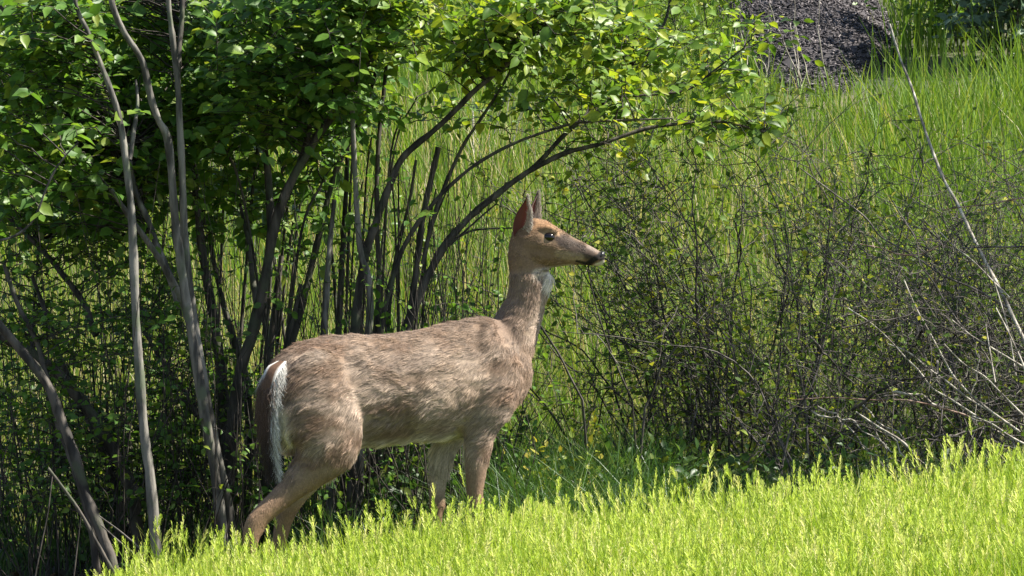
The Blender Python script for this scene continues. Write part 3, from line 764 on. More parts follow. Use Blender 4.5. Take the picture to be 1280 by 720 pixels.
# ---- shrub with the pale stems
sA = thing('tall_shrub', 'tall leafy shrub whose pale grey stems rise side by side from the shade', 'shrub', foot(282, 0.75))
A = []
A.append(traced_stem(sA, [(100, -260), (120, -130), (138, -5), (155, 40), (177, 75), (188, 120), (198, 150), (208, 168), (213, 200), (217, 250), (222, 300), (232, 370), (245, 450), (258, 530), (270, 600), (278, 665)], 3.4, 8, 0.35, 0.6, M['bark_pale'], to_ground=True))
A.append(traced_stem(sA, [(196, -280), (204, -120), (210, -5), (216, 50), (222, 100), (225, 160), (228, 220), (231, 300), (240, 380), (252, 460), (264, 530), (281, 610), (290, 668)], 3, 7.5, 0.5, 0.65, M['bark_pale'], to_ground=True))
A.append(traced_stem(sA, [(60, -160), (92, -5), (110, 40), (126, 80), (138, 112), (150, 150), (157, 200), (163, 250), (166, 300), (170, 400), (174, 460), (180, 540), (188, 600), (196, 690)], 2.5, 8, 0.35, 0.35, M['bark_pale'], to_ground=True))
A.append(traced_stem(sA, [(138, 236), (165, 275), (190, 310), (208, 338), (226, 372), (236, 400)], 3.5, 5.5, 0.55, 0.72, M['bark_pale']))
A.append(traced_stem(sA, [(160, 180), (168, 235), (185, 275), (197, 310), (212, 345), (226, 385)], 3.5, 6, 0.85, 0.76, M['bark_pale']))
A.append(traced_stem(sA, [(225, -220), (228, -60), (228, 10), (224, 60), (222, 110)], 2.5, 4.5, 1.0, 0.8, M['bark_dark']))
A.append(traced_stem(sA, [(170, 100), (172, 130), (168, 160), (162, 200)], 2, 3.5, 0.5, 0.36, M['bark_pale']))
A.append(traced_stem(sA, [(98, 178), (84, 192), (68, 214), (56, 240), (48, 262), (38, 280), (16, 296), (-10, 302)], 1.1, 1.8, 0.1, 0.15, M['twig_grey'], name='vine'))
bag, lv = Bag(), Leaves()
crown_twigs(A, sample_region(430, [(-60, 260, -10, 250, 0.95, 2.3, 4), (-60, 90, -10, 250, 0.3, .9, 1.3), (-60, 200, 200, 300, 0.8, 1.8, 0.8), (-80, 300, -200, -10, 0.9, 1.8, 0.12)]), bag, lv, 0.034, 0.062)
finish_shrub(sA, bag, lv, 'dark', 300)

# ---- forked shrub behind the rump
sB = thing('forked_shrub', 'leafy shrub with a dark forked trunk close behind the deer\'s rump', 'shrub', foot(290, 1.2))
B = []
B.append(traced_stem(sB, [(560, -160), (520, -40), (492, 20), (470, 55), (455, 85), (440, 110), (420, 140), (400, 165), (385, 190), (365, 225), (350, 260), (340, 300), (333, 340), (325, 380), (315, 420), (303, 455), (295, 500), (289, 560), (284, 620)], 3, 10.5, 0.9, 1.1, M['bark_dark'], to_ground=True))
B.append(traced_stem(sB, [(318, 60), (326, 120), (331, 180), (336, 230), (339, 290), (334, 345)], 2.5, 7.5, 1.4, 1.1, M['bark_dark']))
B.append(traced_stem(sB, [(420, -180), (411, -5), (404, 40), (396, 90), (390, 140), (384, 175), (372, 210), (358, 245)], 2.5, 5, 1.1, 1.02, M['bark_dark']))
B.append(traced_stem(sB, [(470, 90), (455, 140), (440, 172), (425, 200), (412, 240), (400, 290), (390, 330), (380, 370), (370, 410), (360, 445), (352, 500), (350, 580)], 3, 7.5, 1.6, 1.5, M['bark_dark'], to_ground=True))
B.append(traced_stem(sB, [(240, 190), (247, 260), (255, 330), (265, 385), (272, 430), (280, 500), (284, 570)], 5, 10, 1.4, 1.35, M['bark_dark'], to_ground=True))
B.append(traced_stem(sB, [(262, 300), (272, 350), (282, 390), (294, 430), (306, 470), (312, 530), (310, 590)], 3, 9, 1.7, 1.6, M['bark_dark'], to_ground=True))
B.append(traced_stem(sB, [(300, 255), (310, 300), (316, 350), (322, 385)], 2.5, 5, 1.35, 1.12, M['bark_dark']))
B.append(traced_stem(sB, [(352, 320), (344, 380), (338, 440), (333, 500), (330, 590)], 4, 8, 1.9, 1.8, M['bark_dark'], to_ground=True))
B.append(traced_stem(sB, [(376, 355), (366, 400), (356, 445), (345, 520), (340, 600)], 3, 6.5, 1.3, 1.25, M['bark_dark'], to_ground=True))
for k in range(12):
    q = random.uniform(245, 430); Yv = random.uniform(1.3, 2.3); tq = random.uniform(140, 300); dx = random.gauss(18, 28)
    B.append(traced_stem(sB, [(q + dx * 1.8, tq - 60), (q + dx, tq), (q + dx * .4, (tq + 520) / 2 + random.uniform(-30, 30)), (q, 520), (q, 600)], 1.6, random.uniform(2.5, 5), Yv - .1, Yv, M['bark_dark'], to_ground=True))
bag, lv = Bag(), Leaves()
crown_twigs(B, sample_region(370, [(240, 460, -10, 190, 0.9, 2.4, 3.2), (250, 440, -10, 165, .4, .95, 1.1), (250, 400, 170, 300, 1.3, 2.2, 0.6), (240, 480, -200, -10, 0.6, 2.0, 0.12)]), bag, lv, 0.036, 0.060)
finish_shrub(sB, bag, lv, 'dark', 300)

# ---- many-stemmed shrub behind the back, branches arching over the head
sC = thing('arching_shrub', 'many-stemmed shrub behind the deer\'s back, branches arching over its head', 'shrub', foot(455, 1.15))
C_ = []
C_.append(traced_stem(sC, [(438, 20), (440, 110), (442, 180), (445, 240), (448, 290), (452, 320), (460, 345), (463, 380), (460, 420), (452, 520), (450, 600)], 3, 6.5, 0.85, 0.95, M['bark_pale'], to_ground=True))
C_.append(traced_stem(sC, [(700, 20), (640, 75), (595, 112), (565, 142), (540, 165), (515, 185), (500, 202), (490, 225), (478, 255), (468, 285), (458, 312), (451, 350), (445, 400), (440, 500), (440, 600)], 3, 8, 1.0, 1.0, M['bark_dark'], to_ground=True))
C_.append(traced_stem(sC, [(486, 40), (482, 90), (478, 130), (473, 180), (471, 240), (472, 300), (474, 350), (470, 450), (465, 600)], 2.5, 5, 1.5, 1.4, M['bark_dark'], to_ground=True))
C_.append(traced_stem(sC, [(548, 184), (540, 220), (532, 255), (526, 290), (520, 340), (510, 410), (495, 500), (480, 600)], 4.2, 5.5, 1.2, 1.2, M['bark_dark'], to_ground=True))
C_.append(traced_stem(sC, [(640, 85), (625, 112), (600, 150), (580, 180), (562, 218), (551, 245), (540, 280), (528, 330)], 1.8, 3.5, 1.3, 1.2, M['bark_dark']))
C_.append(traced_stem(sC, [(955, 165), (900, 152), (830, 157), (800, 163), (750, 180), (710, 190), (680, 204), (650, 221), (612, 250), (595, 264), (575, 284), (558, 304), (540, 335), (522, 375), (505, 420), (485, 510), (470, 600)], 1.8, 8, 1.3, 1.15, M['bark_dark'], to_ground=True))
C_.append(traced_stem(sC, [(850, -60), (832, 25), (812, 66), (790, 92), (775, 111), (747, 134), (725, 151), (700, 174), (672, 205), (650, 222)], 1.6, 4, 1.6, 1.28, M['bark_dark'], name='branch'))
C_.append(traced_stem(sC, [(840, 148), (790, 150), (740, 152), (710, 156), (650, 176), (600, 202), (565, 230), (540, 256), (520, 282), (500, 320), (480, 390), (470, 470)], 1.3, 4, 1.0, 1.1, M['bark_dark'], name='branch'))
C_.append(traced_stem(sC, [(790, 82), (755, 75), (735, 62), (712, 50)], 1.2, 2, 1.3, 1.6, M['twig'], name='branch'))
C_.append(traced_stem(sC, [(930, 60), (890, 90), (860, 112), (820, 118), (770, 122), (748, 132)], 1.2, 2.2, 1.4, 1.42, M['twig'], name='branch'))
C_.append(traced_stem(sC, [(640, 285), (610, 286), (585, 290), (560, 306)], 1.2, 1.8, 1.1, 1.15, M['twig'], name='branch'))
C_.append(traced_stem(sC, [(620, 255), (600, 272), (580, 290), (560, 308)], 1.2, 2, 1.25, 1.15, M['twig'], name='branch'))
C_.append(traced_stem(sC, [(435, 170), (432, 250), (428, 320), (424, 400), (420, 480), (416, 610)], 3, 7, 1.7, 1.6, M['bark_dark'], to_ground=True))
C_.append(traced_stem(sC, [(418, 250), (412, 310), (408, 370), (405, 430), (412, 520), (414, 620)], 3, 8.5, 1.2, 1.1, M['bark_pale'], to_ground=True))
C_.append(traced_stem(sC, [(520, 200), (512, 250), (500, 300), (492, 340), (486, 390), (480, 470)], 2, 4, 1.6, 1.5, M['bark_dark']))
for k in range(9):
    q = random.uniform(420, 540); Yv = random.uniform(1.3, 2.3); tq = random.uniform(170, 300); dx = random.gauss(15, 22)
    C_.append(traced_stem(sC, [(q + dx * 1.8, tq - 60), (q + dx, tq), (q + dx * .4, (tq + 520) / 2 + random.uniform(-30, 30)), (q, 520), (q, 600)], 1.2, random.uniform(2, 4), Yv - .1, Yv, M['bark_dark'], to_ground=True))
bag, lv = Bag(), Leaves()
crown_twigs(C_, sample_region(330, [(430, 640, -10, 75, 0.4, 1.7, 2.5), (600, 790, -10, 75, 0.5, 1.8, 2.2), (600, 800, 60, 165, 0.8, 2.0, 0.45), (770, 965, -10, 190, 0.9, 2.2, .55), (770, 965, 90, 200, 0.9, 2.0, 0.4), (360, 520, -280, -60, 0.2, 1.2, .55), (600, 800, -40, -5, .8, 1.6, .15)]), bag, lv, 0.036, 0.056)  # leaves far above the frame are unseen, placed to shade the left stems
finish_shrub(sC, bag, lv, 'lite', 300)

# ---- leaning shrub in the shade
sD = thing('leaning_shrub', 'dark shrub with thick stems leaning across the shaded bank', 'shrub', foot(140, 0.4))
D_ = []
D_.append(traced_stem(sD, [(-60, 345), (-20, 385), (0, 407), (30, 442), (60, 482), (75, 520), (90, 560), (105, 610), (120, 650), (138, 695)], 6, 8, 0.5, 0.3, M['bark_dark'], to_ground=True))
D_.append(traced_stem(sD, [(5, 330), (22, 380), (45, 425), (58, 470), (70, 520), (84, 560), (98, 600), (115, 660)], 3, 6, 0.7, 0.5, M['bark_dark'], to_ground=True))
D_.append(traced_stem(sD, [(-40, 400), (10, 425), (45, 445), (80, 475), (110, 512), (140, 560), (165, 610)], 7, 10, 1.0, 0.9, M['bark_dark'], to_ground=True))
D_.append(traced_stem(sD, [(40, 345), (55, 385), (70, 430), (85, 470), (108, 520), (130, 570), (150, 630)], 3, 5.5, 1.2, 1.0, M['bark_dark'], to_ground=True))
D_.append(traced_stem(sD, [(60, 585), (75, 605), (100, 640), (122, 680), (140, 712)], 2, 3, -0.1, -0.1, M['bark_dark'], to_ground=True))
D_.append(traced_stem(sD, [(124, 645), (150, 664), (178, 688)], 0.9, 1.6, -0.1, -0.15, M['twig_grey'], to_ground=True))
D_.append(traced_stem(sD, [(126, 656), (148, 676), (172, 696)], 0.9, 1.4, -0.05, -0.1, M['twig_grey'], to_ground=True))
D_.append(traced_stem(sD, [(66, 590), (60, 640), (52, 680), (45, 715)], 0.8, 1.2, 0.2, 0.1, M['twig'], to_ground=True))
D_.append(traced_stem(sD, [(102, 640), (97, 680), (93, 715)], 0.8, 1.2, 0.1, 0.05, M['twig'], to_ground=True))
D_.append(traced_stem(sD, [(-10, -5), (12, 18), (34, 42), (60, 66), (90, 78), (115, 84)], 5, 3.5, 0.9, 0.8, M['bark_dark'], name='branch'))
D_.append(traced_stem(sD, [(180, 415), (200, 445), (216, 470), (232, 490), (246, 520)], 2, 3, 1.3, 1.2, M['bark_dark']))
D_.append(traced_stem(sD, [(0, 260), (30, 290), (55, 315), (80, 345), (105, 380), (120, 420)], 3, 5, 1.4, 1.2, M['bark_dark']))
D_.append(traced_stem(sD, [(48, 300), (46, 340), (42, 390), (40, 440)], 1.5, 2.5, 1.5, 1.3, M['bark_dark']))
bag, lv = Bag(), Leaves()
crown_twigs(D_, sample_region(240, [(-40, 250, 260, 420, 0.6, 2.2, 1.0), (-40, 260, 400, 640, 0.5, 2.2, 2.6), (240, 330, 440, 640, 1.2, 2.4, 0.7)]), bag, lv, 0.036, 0.036, sub=3)
finish_shrub(sD, bag, lv, 'dark', 120)

# ------------------------------------------------------------------ right-hand thicket of bare, twiggy shrubs
def cane(parent, base, tip, bend, r0, r1, mat, name='cane', n=18, wig=0.012):
    base = np.array(base, float); tip = np.array(tip, float)
    mid = (base + tip) / 2 + np.array(bend, float)
    C = jitter_path(spline([base, mid, tip], n), wig)
    V, F = tube_geo(C, np.linspace(r0, r1, n), 6)
    put_world(name, mesh_of(name, V, F, [mat], True), parent); return C

def on_ground(px, Y, dz=-0.03):
    x = (px - 640) / FPX * (Y + CAMD); return np.array([x, Y, float(H(x, Y)) + dz])

def side_twigs(stems, bag, leaves, count, length, r, spacing=0.05, size=0.022, lean=(0, 0, .3), leafp=0.7, rng=random, lo=0.2):
    for _ in range(count):
        C = rng.choice(stems); k = rng.randrange(int(len(C) * lo), len(C))
        d = np.array([rng.gauss(lean[0], .8), rng.gauss(lean[1], .6), rng.gauss(lean[2], .6)]); d /= np.linalg.norm(d)
        L = length * rng.uniform(.35, 1.2); e = C[k] + d * L
        S = jitter_path(spline([C[k], C[k] + d * L * .5 + np.array([0, 0, rng.uniform(-.04, .06)]), e], 8), 0.008, rng)
        V, F = tube_geo(S, np.linspace(r, r * .35, 8), 3); bag.add(V, F, rng.random())
        if rng.random() < leafp: leaves.along(S, spacing, size, 0.25, rng, upbias=.5)
        for _ in range(2):
            kk = rng.randrange(2, 8); d2 = d * .6 + np.array([rng.gauss(0, .6), rng.gauss(0, .6), rng.gauss(0.1, .5)]); d2 /= np.linalg.norm(d2)
            S2 = spline([S[kk], S[kk] + d2 * L * .25 + np.array([0, 0, .01]), S[kk] + d2 * L * .5], 5)
            V, F = tube_geo(S2, np.linspace(r * .6, r * .3, 5), 3); bag.add(V, F, rng.random())
            if rng.random() < leafp * .7: leaves.along(S2, spacing, size, 0.3, rng, upbias=.5)

def bare_shrub(label, px, Y, ncanes, hgt, spread, lean, mat, leafkind, ntw, twigmat='twig_grey', size=0.022, leafp=.6, singles=30, wide=22, lens=.42, r=.0065):
    root = thing('bare_shrub', label, 'shrub', foot(px, Y), group='bare shrubs in the thicket')
    S = []
    for k in range(ncanes):
        bpx = px + random.gauss(0, wide); bY = Y + random.gauss(0, .18)
        b = on_ground(bpx, bY); h = hgt * random.uniform(.55, 1.1)
        t = b + np.array([lean + random.gauss(0, spread), random.gauss(0, .3), h])
        S.append(cane(root, b, t, (random.gauss(-lean * .25, .13), random.gauss(0, .10), h * random.uniform(.05, .28)), r * random.uniform(.45, 1.0), .0014, mat, wig=.026, n=22))
    bag, lv = Bag(), Leaves()
    side_twigs(S, bag, lv, ntw, lens, .0024, size=size, leafp=leafp, lean=(lean * .5, 0, .3))
    if bag.n: put_world('twigs', bag.mesh('twigs', [M[twigmat]]), root, kind='stuff')
    lv.build(root, M['leaf_' + leafkind], M['leaf1_' + leafkind], singles)
    return root

bare_shrub('dense grey twiggy shrub with canes leaning back towards the deer\'s nose', 900, 1.7, 24, 1.6, .28, -.45, M['twig'], 'thick', 230, leafp=.55, size=.028)
bare_shrub('dark twiggy shrub with upright canes, just beyond the deer\'s nose', 860, 2.4, 20, 1.55, .32, -.15, M['twig'], 'thick', 230, leafp=.55, size=.028)
bare_shrub('spindly shrub with fine dark canes against the sunlit meadow', 1010, 2.6, 24, 1.5, .32, .05, M['twig'], 'thick', 240, leafp=.5, size=.028)
bare_shrub('sparse shrub with yellow-green young leaves leaning over the shaded weeds', 1000, 1.35, 18, 1.15, .35, -.25, M['twig_grey'], 'thick', 230, leafp=.75, size=.028, singles=80)
bare_shrub('thin forked shrub with black canes rising before the mulch bed', 1085, 2.9, 11, 1.45, .22, .02, M['twig'], 'thick', 60, twigmat='twig', leafp=.6, size=.030)
bare_shrub('grey bramble shrub with bare matted twigs beside the long dead cane', 1270, 2.2, 24, 1.25, .35, -.12, M['twig_grey'], 'thick', 300, leafp=.4, size=.022)
bare_shrub('low bramble shrub with a few green leaves behind the brush pile', 1180, 1.7, 20, 0.85, .40, -.1, M['twig_grey'], 'thick', 260, leafp=.7, size=.027, singles=50)
bare_shrub('small twiggy shrub between the deer\'s chest and the dark thicket', 770, 2.0, 10, 0.8, .25, -.12, M['twig'], 'thick', 50, leafp=.5, size=.020)
bare_shrub('sparse grey shrub standing in the meadow behind the long dead cane', 1160, 3.3, 16, 1.25, .35, -.1, M['twig_grey'], 'thick', 150, leafp=.3, size=.024)
bare_shrub('fine dark-twigged shrub in the meadow beyond the bramble', 1255, 3.8, 16, 1.2, .35, -.1, M['twig'], 'thick', 150, leafp=.4, size=.026)
bare_shrub('matted leafless shrub at the far end of the thicket past the dead canes', 1400, 1.9, 22, 1.35, .35, -.1, M['twig_grey'], 'thick', 140, leafp=.4, size=.02)

# dark saplings standing in the grass under the deer's chin
def lone_stem(label, pts, r0, r1, Y0, Y1, mat, name='sapling_stem', cat='stem'):
    f = P(pts[-1][0], pts[-1][1], Y1)
    root = thing(name, label, cat, (f[0], f[1], float(H(f[0], f[1]))))
    C = traced_stem(root, pts, r0, r1, Y0, Y1, mat, to_ground=True); return root, C
lone_stem('dark bent sapling stem rising under the deer\'s chin', [(735, 338), (742, 370), (750, 400), (760, 430), (772, 460), (790, 500)], .9, 1.7, 1.0, 1.0, M['twig'])
lone_stem('dark slanting sapling stem just in front of the deer\'s neck', [(668, 395), (684, 420), (700, 445), (712, 470), (728, 500)], 1.2, 2.2, 0.8, 0.8, M['bark_dark'])
lone_stem('pale-tipped slanting stem behind the weeds, in front of the deer\'s chest', [(848, 430), (835, 448), (825, 462), (818, 485), (806, 510)], 1.2, 2.2, 0.9, 0.9, M['bark_dark'])
lc, LC = lone_stem('long pale dead cane leaning across the meadow down into the brush pile', [(1112, 30), (1126, 75), (1140, 110), (1152, 150), (1165, 187), (1180, 225), (1197, 255), (1214, 292), (1232, 328), (1250, 362), (1268, 400), (1290, 445), (1310, 480)], 1.6, 3.6, 2.0, 1.1, M['cane_pale'], name='dead_cane', cat='cane')

# ---- brush pile of dead canes
bp_ = thing('brush_pile', 'tangled pile of pale dead canes lying in the shade beyond the bright grass', 'brush pile', foot(1180, 1.0))
BP = []
for pts, r, Y, m in [([(1000, 210), (1040, 240), (1080, 270), (1100, 295), (1125, 310), (1150, 325), (1180, 345), (1220, 362), (1260, 385)], 2.0, 0.75, 'twig_grey'),
    ([(1115, 250), (1130, 275), (1145, 300), (1150, 330), (1165, 350), (1180, 375), (1200, 405), (1230, 440), (1245, 470)], 1.6, 0.6, 'twig_grey'),
    ([(1130, 350), (1145, 385), (1160, 412), (1175, 440), (1192, 470), (1215, 495), (1240, 515), (1275, 540)], 2.2, 0.45, 'cane_pale'),
    ([(1060, 385), (1090, 405), (1112, 425), (1130, 445), (1150, 465), (1165, 485), (1190, 500), (1220, 520)], 1.8, 0.5, 'cane_pale'),
    ([(1110, 430), (1135, 440), (1160, 460), (1185, 478), (1210, 498), (1240, 515)], 2.0, 0.55, 'cane_pale'),
    ([(1190, 400), (1215, 420), (1240, 435), (1265, 450), (1290, 465)], 1.8, 0.4, 'cane_pale'),
    ([(1232, 405), (1236, 430), (1240, 455), (1244, 478)], 1.5, 0.35, 'cane_pale'),
    ([(1180, 430), (1205, 455), (1230, 470), (1250, 490), (1275, 515), (1300, 540)], 1.8, 0.42, 'cane_pale'),
    ([(1245, 385), (1258, 410), (1272, 440), (1285, 470)], 2.0, 0.38, 'cane_pale'),
    ([(990, 500), (1040, 497), (1090, 500), (1130, 500), (1170, 508), (1210, 520)], 1.8, 0.55, 'cane_red'),
    ([(1070, 515), (1100, 535), (1125, 550), (1140, 565)], 2.6, 0.35, 'cane_pale'),
    ([(1075, 305), (1100, 310), (1125, 318), (1150, 318), (1172, 308)], 1.6, 0.7, 'cane_red'),
    ([(1180, 262), (1210, 258), (1240, 255), (1262, 250), (1290, 246)], 1.6, 0.9, 'cane_red'),
    ([(1200, 310), (1235, 309), (1290, 308)], 1.8, 0.85, 'twig_grey'),
    ([(1175, 290), (1195, 310), (1215, 325), (1240, 350), (1262, 372)], 1.5, 0.65, 'cane_pale'),
    ([(1215, 520), (1240, 530), (1262, 545), (1290, 560)], 2.0, 0.3, 'cane_pale'),
    ([(1010, 520), (1050, 540), (1085, 562), (1110, 590)], 1.4, 0.5, 'twig_grey'),
    ([(1235, 330), (1250, 375), (1262, 420), (1270, 470)], 1.4, 0.5, 'cane_pale')]:
    BP.append(traced_stem(bp_, pts, r * .45, r * .8, Y + .1, Y, M[m], name='cane'))
for k in range(46):
    a = P(random.uniform(1010, 1340), random.uniform(395, 560), random.uniform(.4, 1.6)); d = np.array([random.gauss(.55, .4), random.gauss(0, .35), random.gauss(-.32, .3)]); d /= np.linalg.norm(d)
    L = random.uniform(.25, .7); q = a + d * L; q[2] = max(q[2], H(q[0], q[1]) + .02)
    BP.append(cane(bp_, a, q, (0, 0, random.uniform(-.04, .08)), random.uniform(.003, .006), .0016, M[random.choice(['twig_grey', 'cane_pale', 'twig', 'twig'])], n=12, wig=.02))
bag, lv = Bag(), Leaves()
side_twigs(BP, bag, lv, 260, .3, .0022, size=.024, leafp=.16, lo=.1, lean=(-.2, 0, .1))
put_world('twigs', bag.mesh('twigs', [M['twig_grey']]), bp_, kind='stuff')
lv.build(bp_, M['leaf_thick'], M['leaf1_thick'], 60)

# ------------------------------------------------------------------ low weeds
def weed(label, px, Y, h, nst, size, kind, group='weeds at the foot of the thicket', singles=24, cat='weed', spread=.12, name='weed'):
    root = thing(name, label, cat, foot(px, Y), group=group); bag, lv = Bag(), Leaves()
    b0 = on_ground(px, Y)
    for k in range(nst):
        b = b0 + np.array([random.gauss(0, spread * .5), random.gauss(0, spread * .5), 0]); b[2] = H(b[0], b[1]) - .01
        t = b + np.array([random.gauss(0, spread), random.gauss(-.02, spread), h * random.uniform(.55, 1.1)])
        C = jitter_path(spline([b, (b + t) / 2 + np.array([random.gauss(0, .02), 0, .02]), t], 9), .006)
        V, F = tube_geo(C, np.linspace(.0022, .001, 9), 3)
        put_world('stem', mesh_of('stem', V, F, [M['grass_shade']], True, {'tint': np.full(len(V), random.random())}), root)
        lv.along(C, .03, size, .25, upbias=.7)
    lv.build(root, M['leaf_' + kind], M['leaf1_' + kind], singles, name='foliage')
M['leaf_yellow'] = leaf_mat('yellow green leaf', [(0, (0.14, 0.20, 0.02)), (0.6, (0.24, 0.27, 0.025)), (1, (0.36, 0.30, 0.05))])
M['leaf1_yellow'] = leaf_mat('single yellow green leaf', [(0, (0.14, 0.20, 0.02)), (0.6, (0.24, 0.27, 0.025)), (1, (0.36, 0.30, 0.05))], source='obj')
weed('yellow-green leafy weed clump just in front of the deer\'s chest', 682, .75, .50, 9, .034, 'yellow', spread=.07)
weed('weed clump with small rusty yellow leaves beside the yellow-green one', 733, .8, .52, 8, .030, 'yellow', spread=.06)
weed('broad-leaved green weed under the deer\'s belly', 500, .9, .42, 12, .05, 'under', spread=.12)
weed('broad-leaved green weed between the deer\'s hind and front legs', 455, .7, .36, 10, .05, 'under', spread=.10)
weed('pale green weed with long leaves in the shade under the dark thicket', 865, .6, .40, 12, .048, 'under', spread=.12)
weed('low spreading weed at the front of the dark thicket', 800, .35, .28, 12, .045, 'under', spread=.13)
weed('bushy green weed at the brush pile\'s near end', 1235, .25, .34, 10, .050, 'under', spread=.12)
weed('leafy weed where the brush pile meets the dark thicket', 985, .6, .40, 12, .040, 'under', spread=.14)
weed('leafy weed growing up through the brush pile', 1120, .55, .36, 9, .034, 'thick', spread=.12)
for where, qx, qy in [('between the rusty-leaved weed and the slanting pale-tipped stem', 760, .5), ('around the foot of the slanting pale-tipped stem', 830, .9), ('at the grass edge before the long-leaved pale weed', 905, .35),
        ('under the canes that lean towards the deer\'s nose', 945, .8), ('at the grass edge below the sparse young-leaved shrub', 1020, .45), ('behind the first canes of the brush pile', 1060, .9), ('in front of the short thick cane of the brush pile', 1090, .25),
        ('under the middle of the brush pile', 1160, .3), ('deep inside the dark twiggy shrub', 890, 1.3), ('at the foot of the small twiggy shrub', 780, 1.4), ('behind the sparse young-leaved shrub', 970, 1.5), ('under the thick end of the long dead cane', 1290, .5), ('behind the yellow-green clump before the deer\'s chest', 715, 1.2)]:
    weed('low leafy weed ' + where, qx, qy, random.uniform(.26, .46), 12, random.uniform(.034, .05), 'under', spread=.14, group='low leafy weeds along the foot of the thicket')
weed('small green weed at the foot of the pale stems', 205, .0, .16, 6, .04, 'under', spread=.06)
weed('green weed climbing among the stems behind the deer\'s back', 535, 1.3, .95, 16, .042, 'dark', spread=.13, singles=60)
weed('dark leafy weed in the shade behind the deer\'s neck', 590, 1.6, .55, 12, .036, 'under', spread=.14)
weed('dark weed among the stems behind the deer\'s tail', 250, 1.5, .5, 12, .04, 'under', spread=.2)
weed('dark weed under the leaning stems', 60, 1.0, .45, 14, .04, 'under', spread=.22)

# ------------------------------------------------------------------ mulch heap and far plants on the slope
g0 = ground_hit(1015, 124)
mh = thing('mulch_bed', 'dark grey-brown bed of bark mulch on the slope above the meadow grass', 'mulch bed', tuple(g0))
mY = g0[1]; sc_px = FPX / (mY + CAMD)
def heap(x, y): 
    u = (x - g0[0] - .10 + .10 * wob(x * 0, y, 1.5)) / .62; v = (y - g0[1] - 3.6) / 3.6
    r = np.sqrt(u * u + v * v) + .10 * wob(x, y, 2.5)
    return .34 * np.clip(1 - r * r, 0, 1) ** 0.7 + .04 * wob(x * 3, y * 3, 2.0) * sstep(1.0, .8, r)
hx, hy = np.meshgrid(np.linspace(g0[0] - 1.1, g0[0] + 1.3, 60), np.linspace(g0[1] - .5, g0[1] + 8.2, 60))
hz = H(hx, hy) + heap(hx, hy) - .03
n = 60; i = (np.arange(n - 1)[:, None] * n + np.arange(n - 1)[None]).ravel()
def mulch_mat(name, source):
    m, nt, N, L = new_mat(name); out = N.new('ShaderNodeOutputMaterial'); b = N.new('ShaderNodeBsdfPrincipled'); b.inputs['Roughness'].default_value = .9
    a = N.new('ShaderNodeAttribute'); a.attribute_name = 'tint'
    r = ramp(N, [(0, (.020, .017, .018)), (.6, (.052, .044, .046)), (.9, (.11, .096, .098)), (1, (.24, .21, .20))]); L.new(a.outputs['Fac'], r.inputs[0])
    L.new(r.outputs[0], b.inputs['Base Color']); L.new(b.outputs[0], out.inputs[0]); return m
M['mulch'] = mulch_mat('bark mulch', 'tint')
hv = np.stack([hx, hy, hz], -1).reshape(-1, 3)
put_world('mound', mesh_of('mound', hv, np.stack([i, i + 1, i + 1 + n, i + n], -1), [M['mulch']], True, {'tint': RNG.uniform(0, .5, len(hv))}), mh)
nc = 20000; cx = RNG.uniform(g0[0] - .9, g0[0] + 1.1, nc); cy = RNG.uniform(g0[1] - .4, g0[1] + 5.6, nc)
hh_ = heap(cx, cy); ok = hh_ > .01; cx, cy = cx[ok], cy[ok]; nc = len(cx)
cpos = np.stack([cx, cy, H(cx, cy) + heap(cx, cy) - .02], -1)
ex = norm(RNG.normal(0, 1, (nc, 3)) * np.array([1, 1, .45])); ez = norm(np.cross(ex, RNG.normal(0, 1, (nc, 3)) * np.array([1, 1, .3]))); ey = np.cross(ez, ex)
bx_v = np.array([[sx, sy, sz] for sz in (-.5, .5) for sy in (-.5, .5) for sx in (-.5, .5)], float); bx_v[:, 1] *= 1 - .35 * (bx_v[:, 0] > 0)
bx_f = np.array([[0, 2, 3, 1], [4, 5, 7, 6], [0, 1, 5, 4], [2, 6, 7, 3], [1, 3, 7, 5], [0, 4, 6, 2]])
bag = Bag(); bag.add(*scatter(bx_v, bx_f, cpos, ex, ey, ez, np.stack([RNG.uniform(.012, .05, nc), RNG.uniform(.006, .016, nc), RNG.uniform(.003, .008, nc)], 1), RNG.random(nc)))
put_world('mulch_chips', bag.mesh('mulch_chips', [M['mulch']], False), mh, kind='stuff')

def far_bush(label, px, py, h, w, kind, size, nst, group=None):
    g = ground_hit(px, py); root = thing('far_bush', label, 'bush', tuple(g)); bag, lv = Bag(), Leaves(); S = []
    for k in range(nst):
        t = g + np.array([random.gauss(0, w * .5), random.gauss(.1, w * .4), h * random.uniform(.5, 1.1)])
        S.append(cane(root, g + np.array([random.gauss(0, .05), random.gauss(0, .05), -.05]), t, (0, 0, .05), .006, .002, M['twig'], name='stem', n=10))
    crown_twigs(S, [g + np.array([random.gauss(0, w * .55), random.gauss(.05, w * .5), h * random.uniform(.1, 1.15)]) for _ in range(nst * 14)], bag, lv, .05, size)
    finish_shrub(root, bag, lv, kind, 60)
far_bush('blue-green broad-leaved bush on the slope above the tall grass', 1250, 84, 1.0, .42, 'blue', .085, 9)
far_bush('dark green bush beside the mulch bed', 1190, 62, .85, .40, 'dark', .06, 8)
far_bush('leafy green bush behind the shrubs, beside the mulch bed', 880, 150, .9, .35, 'lite', .05, 7)

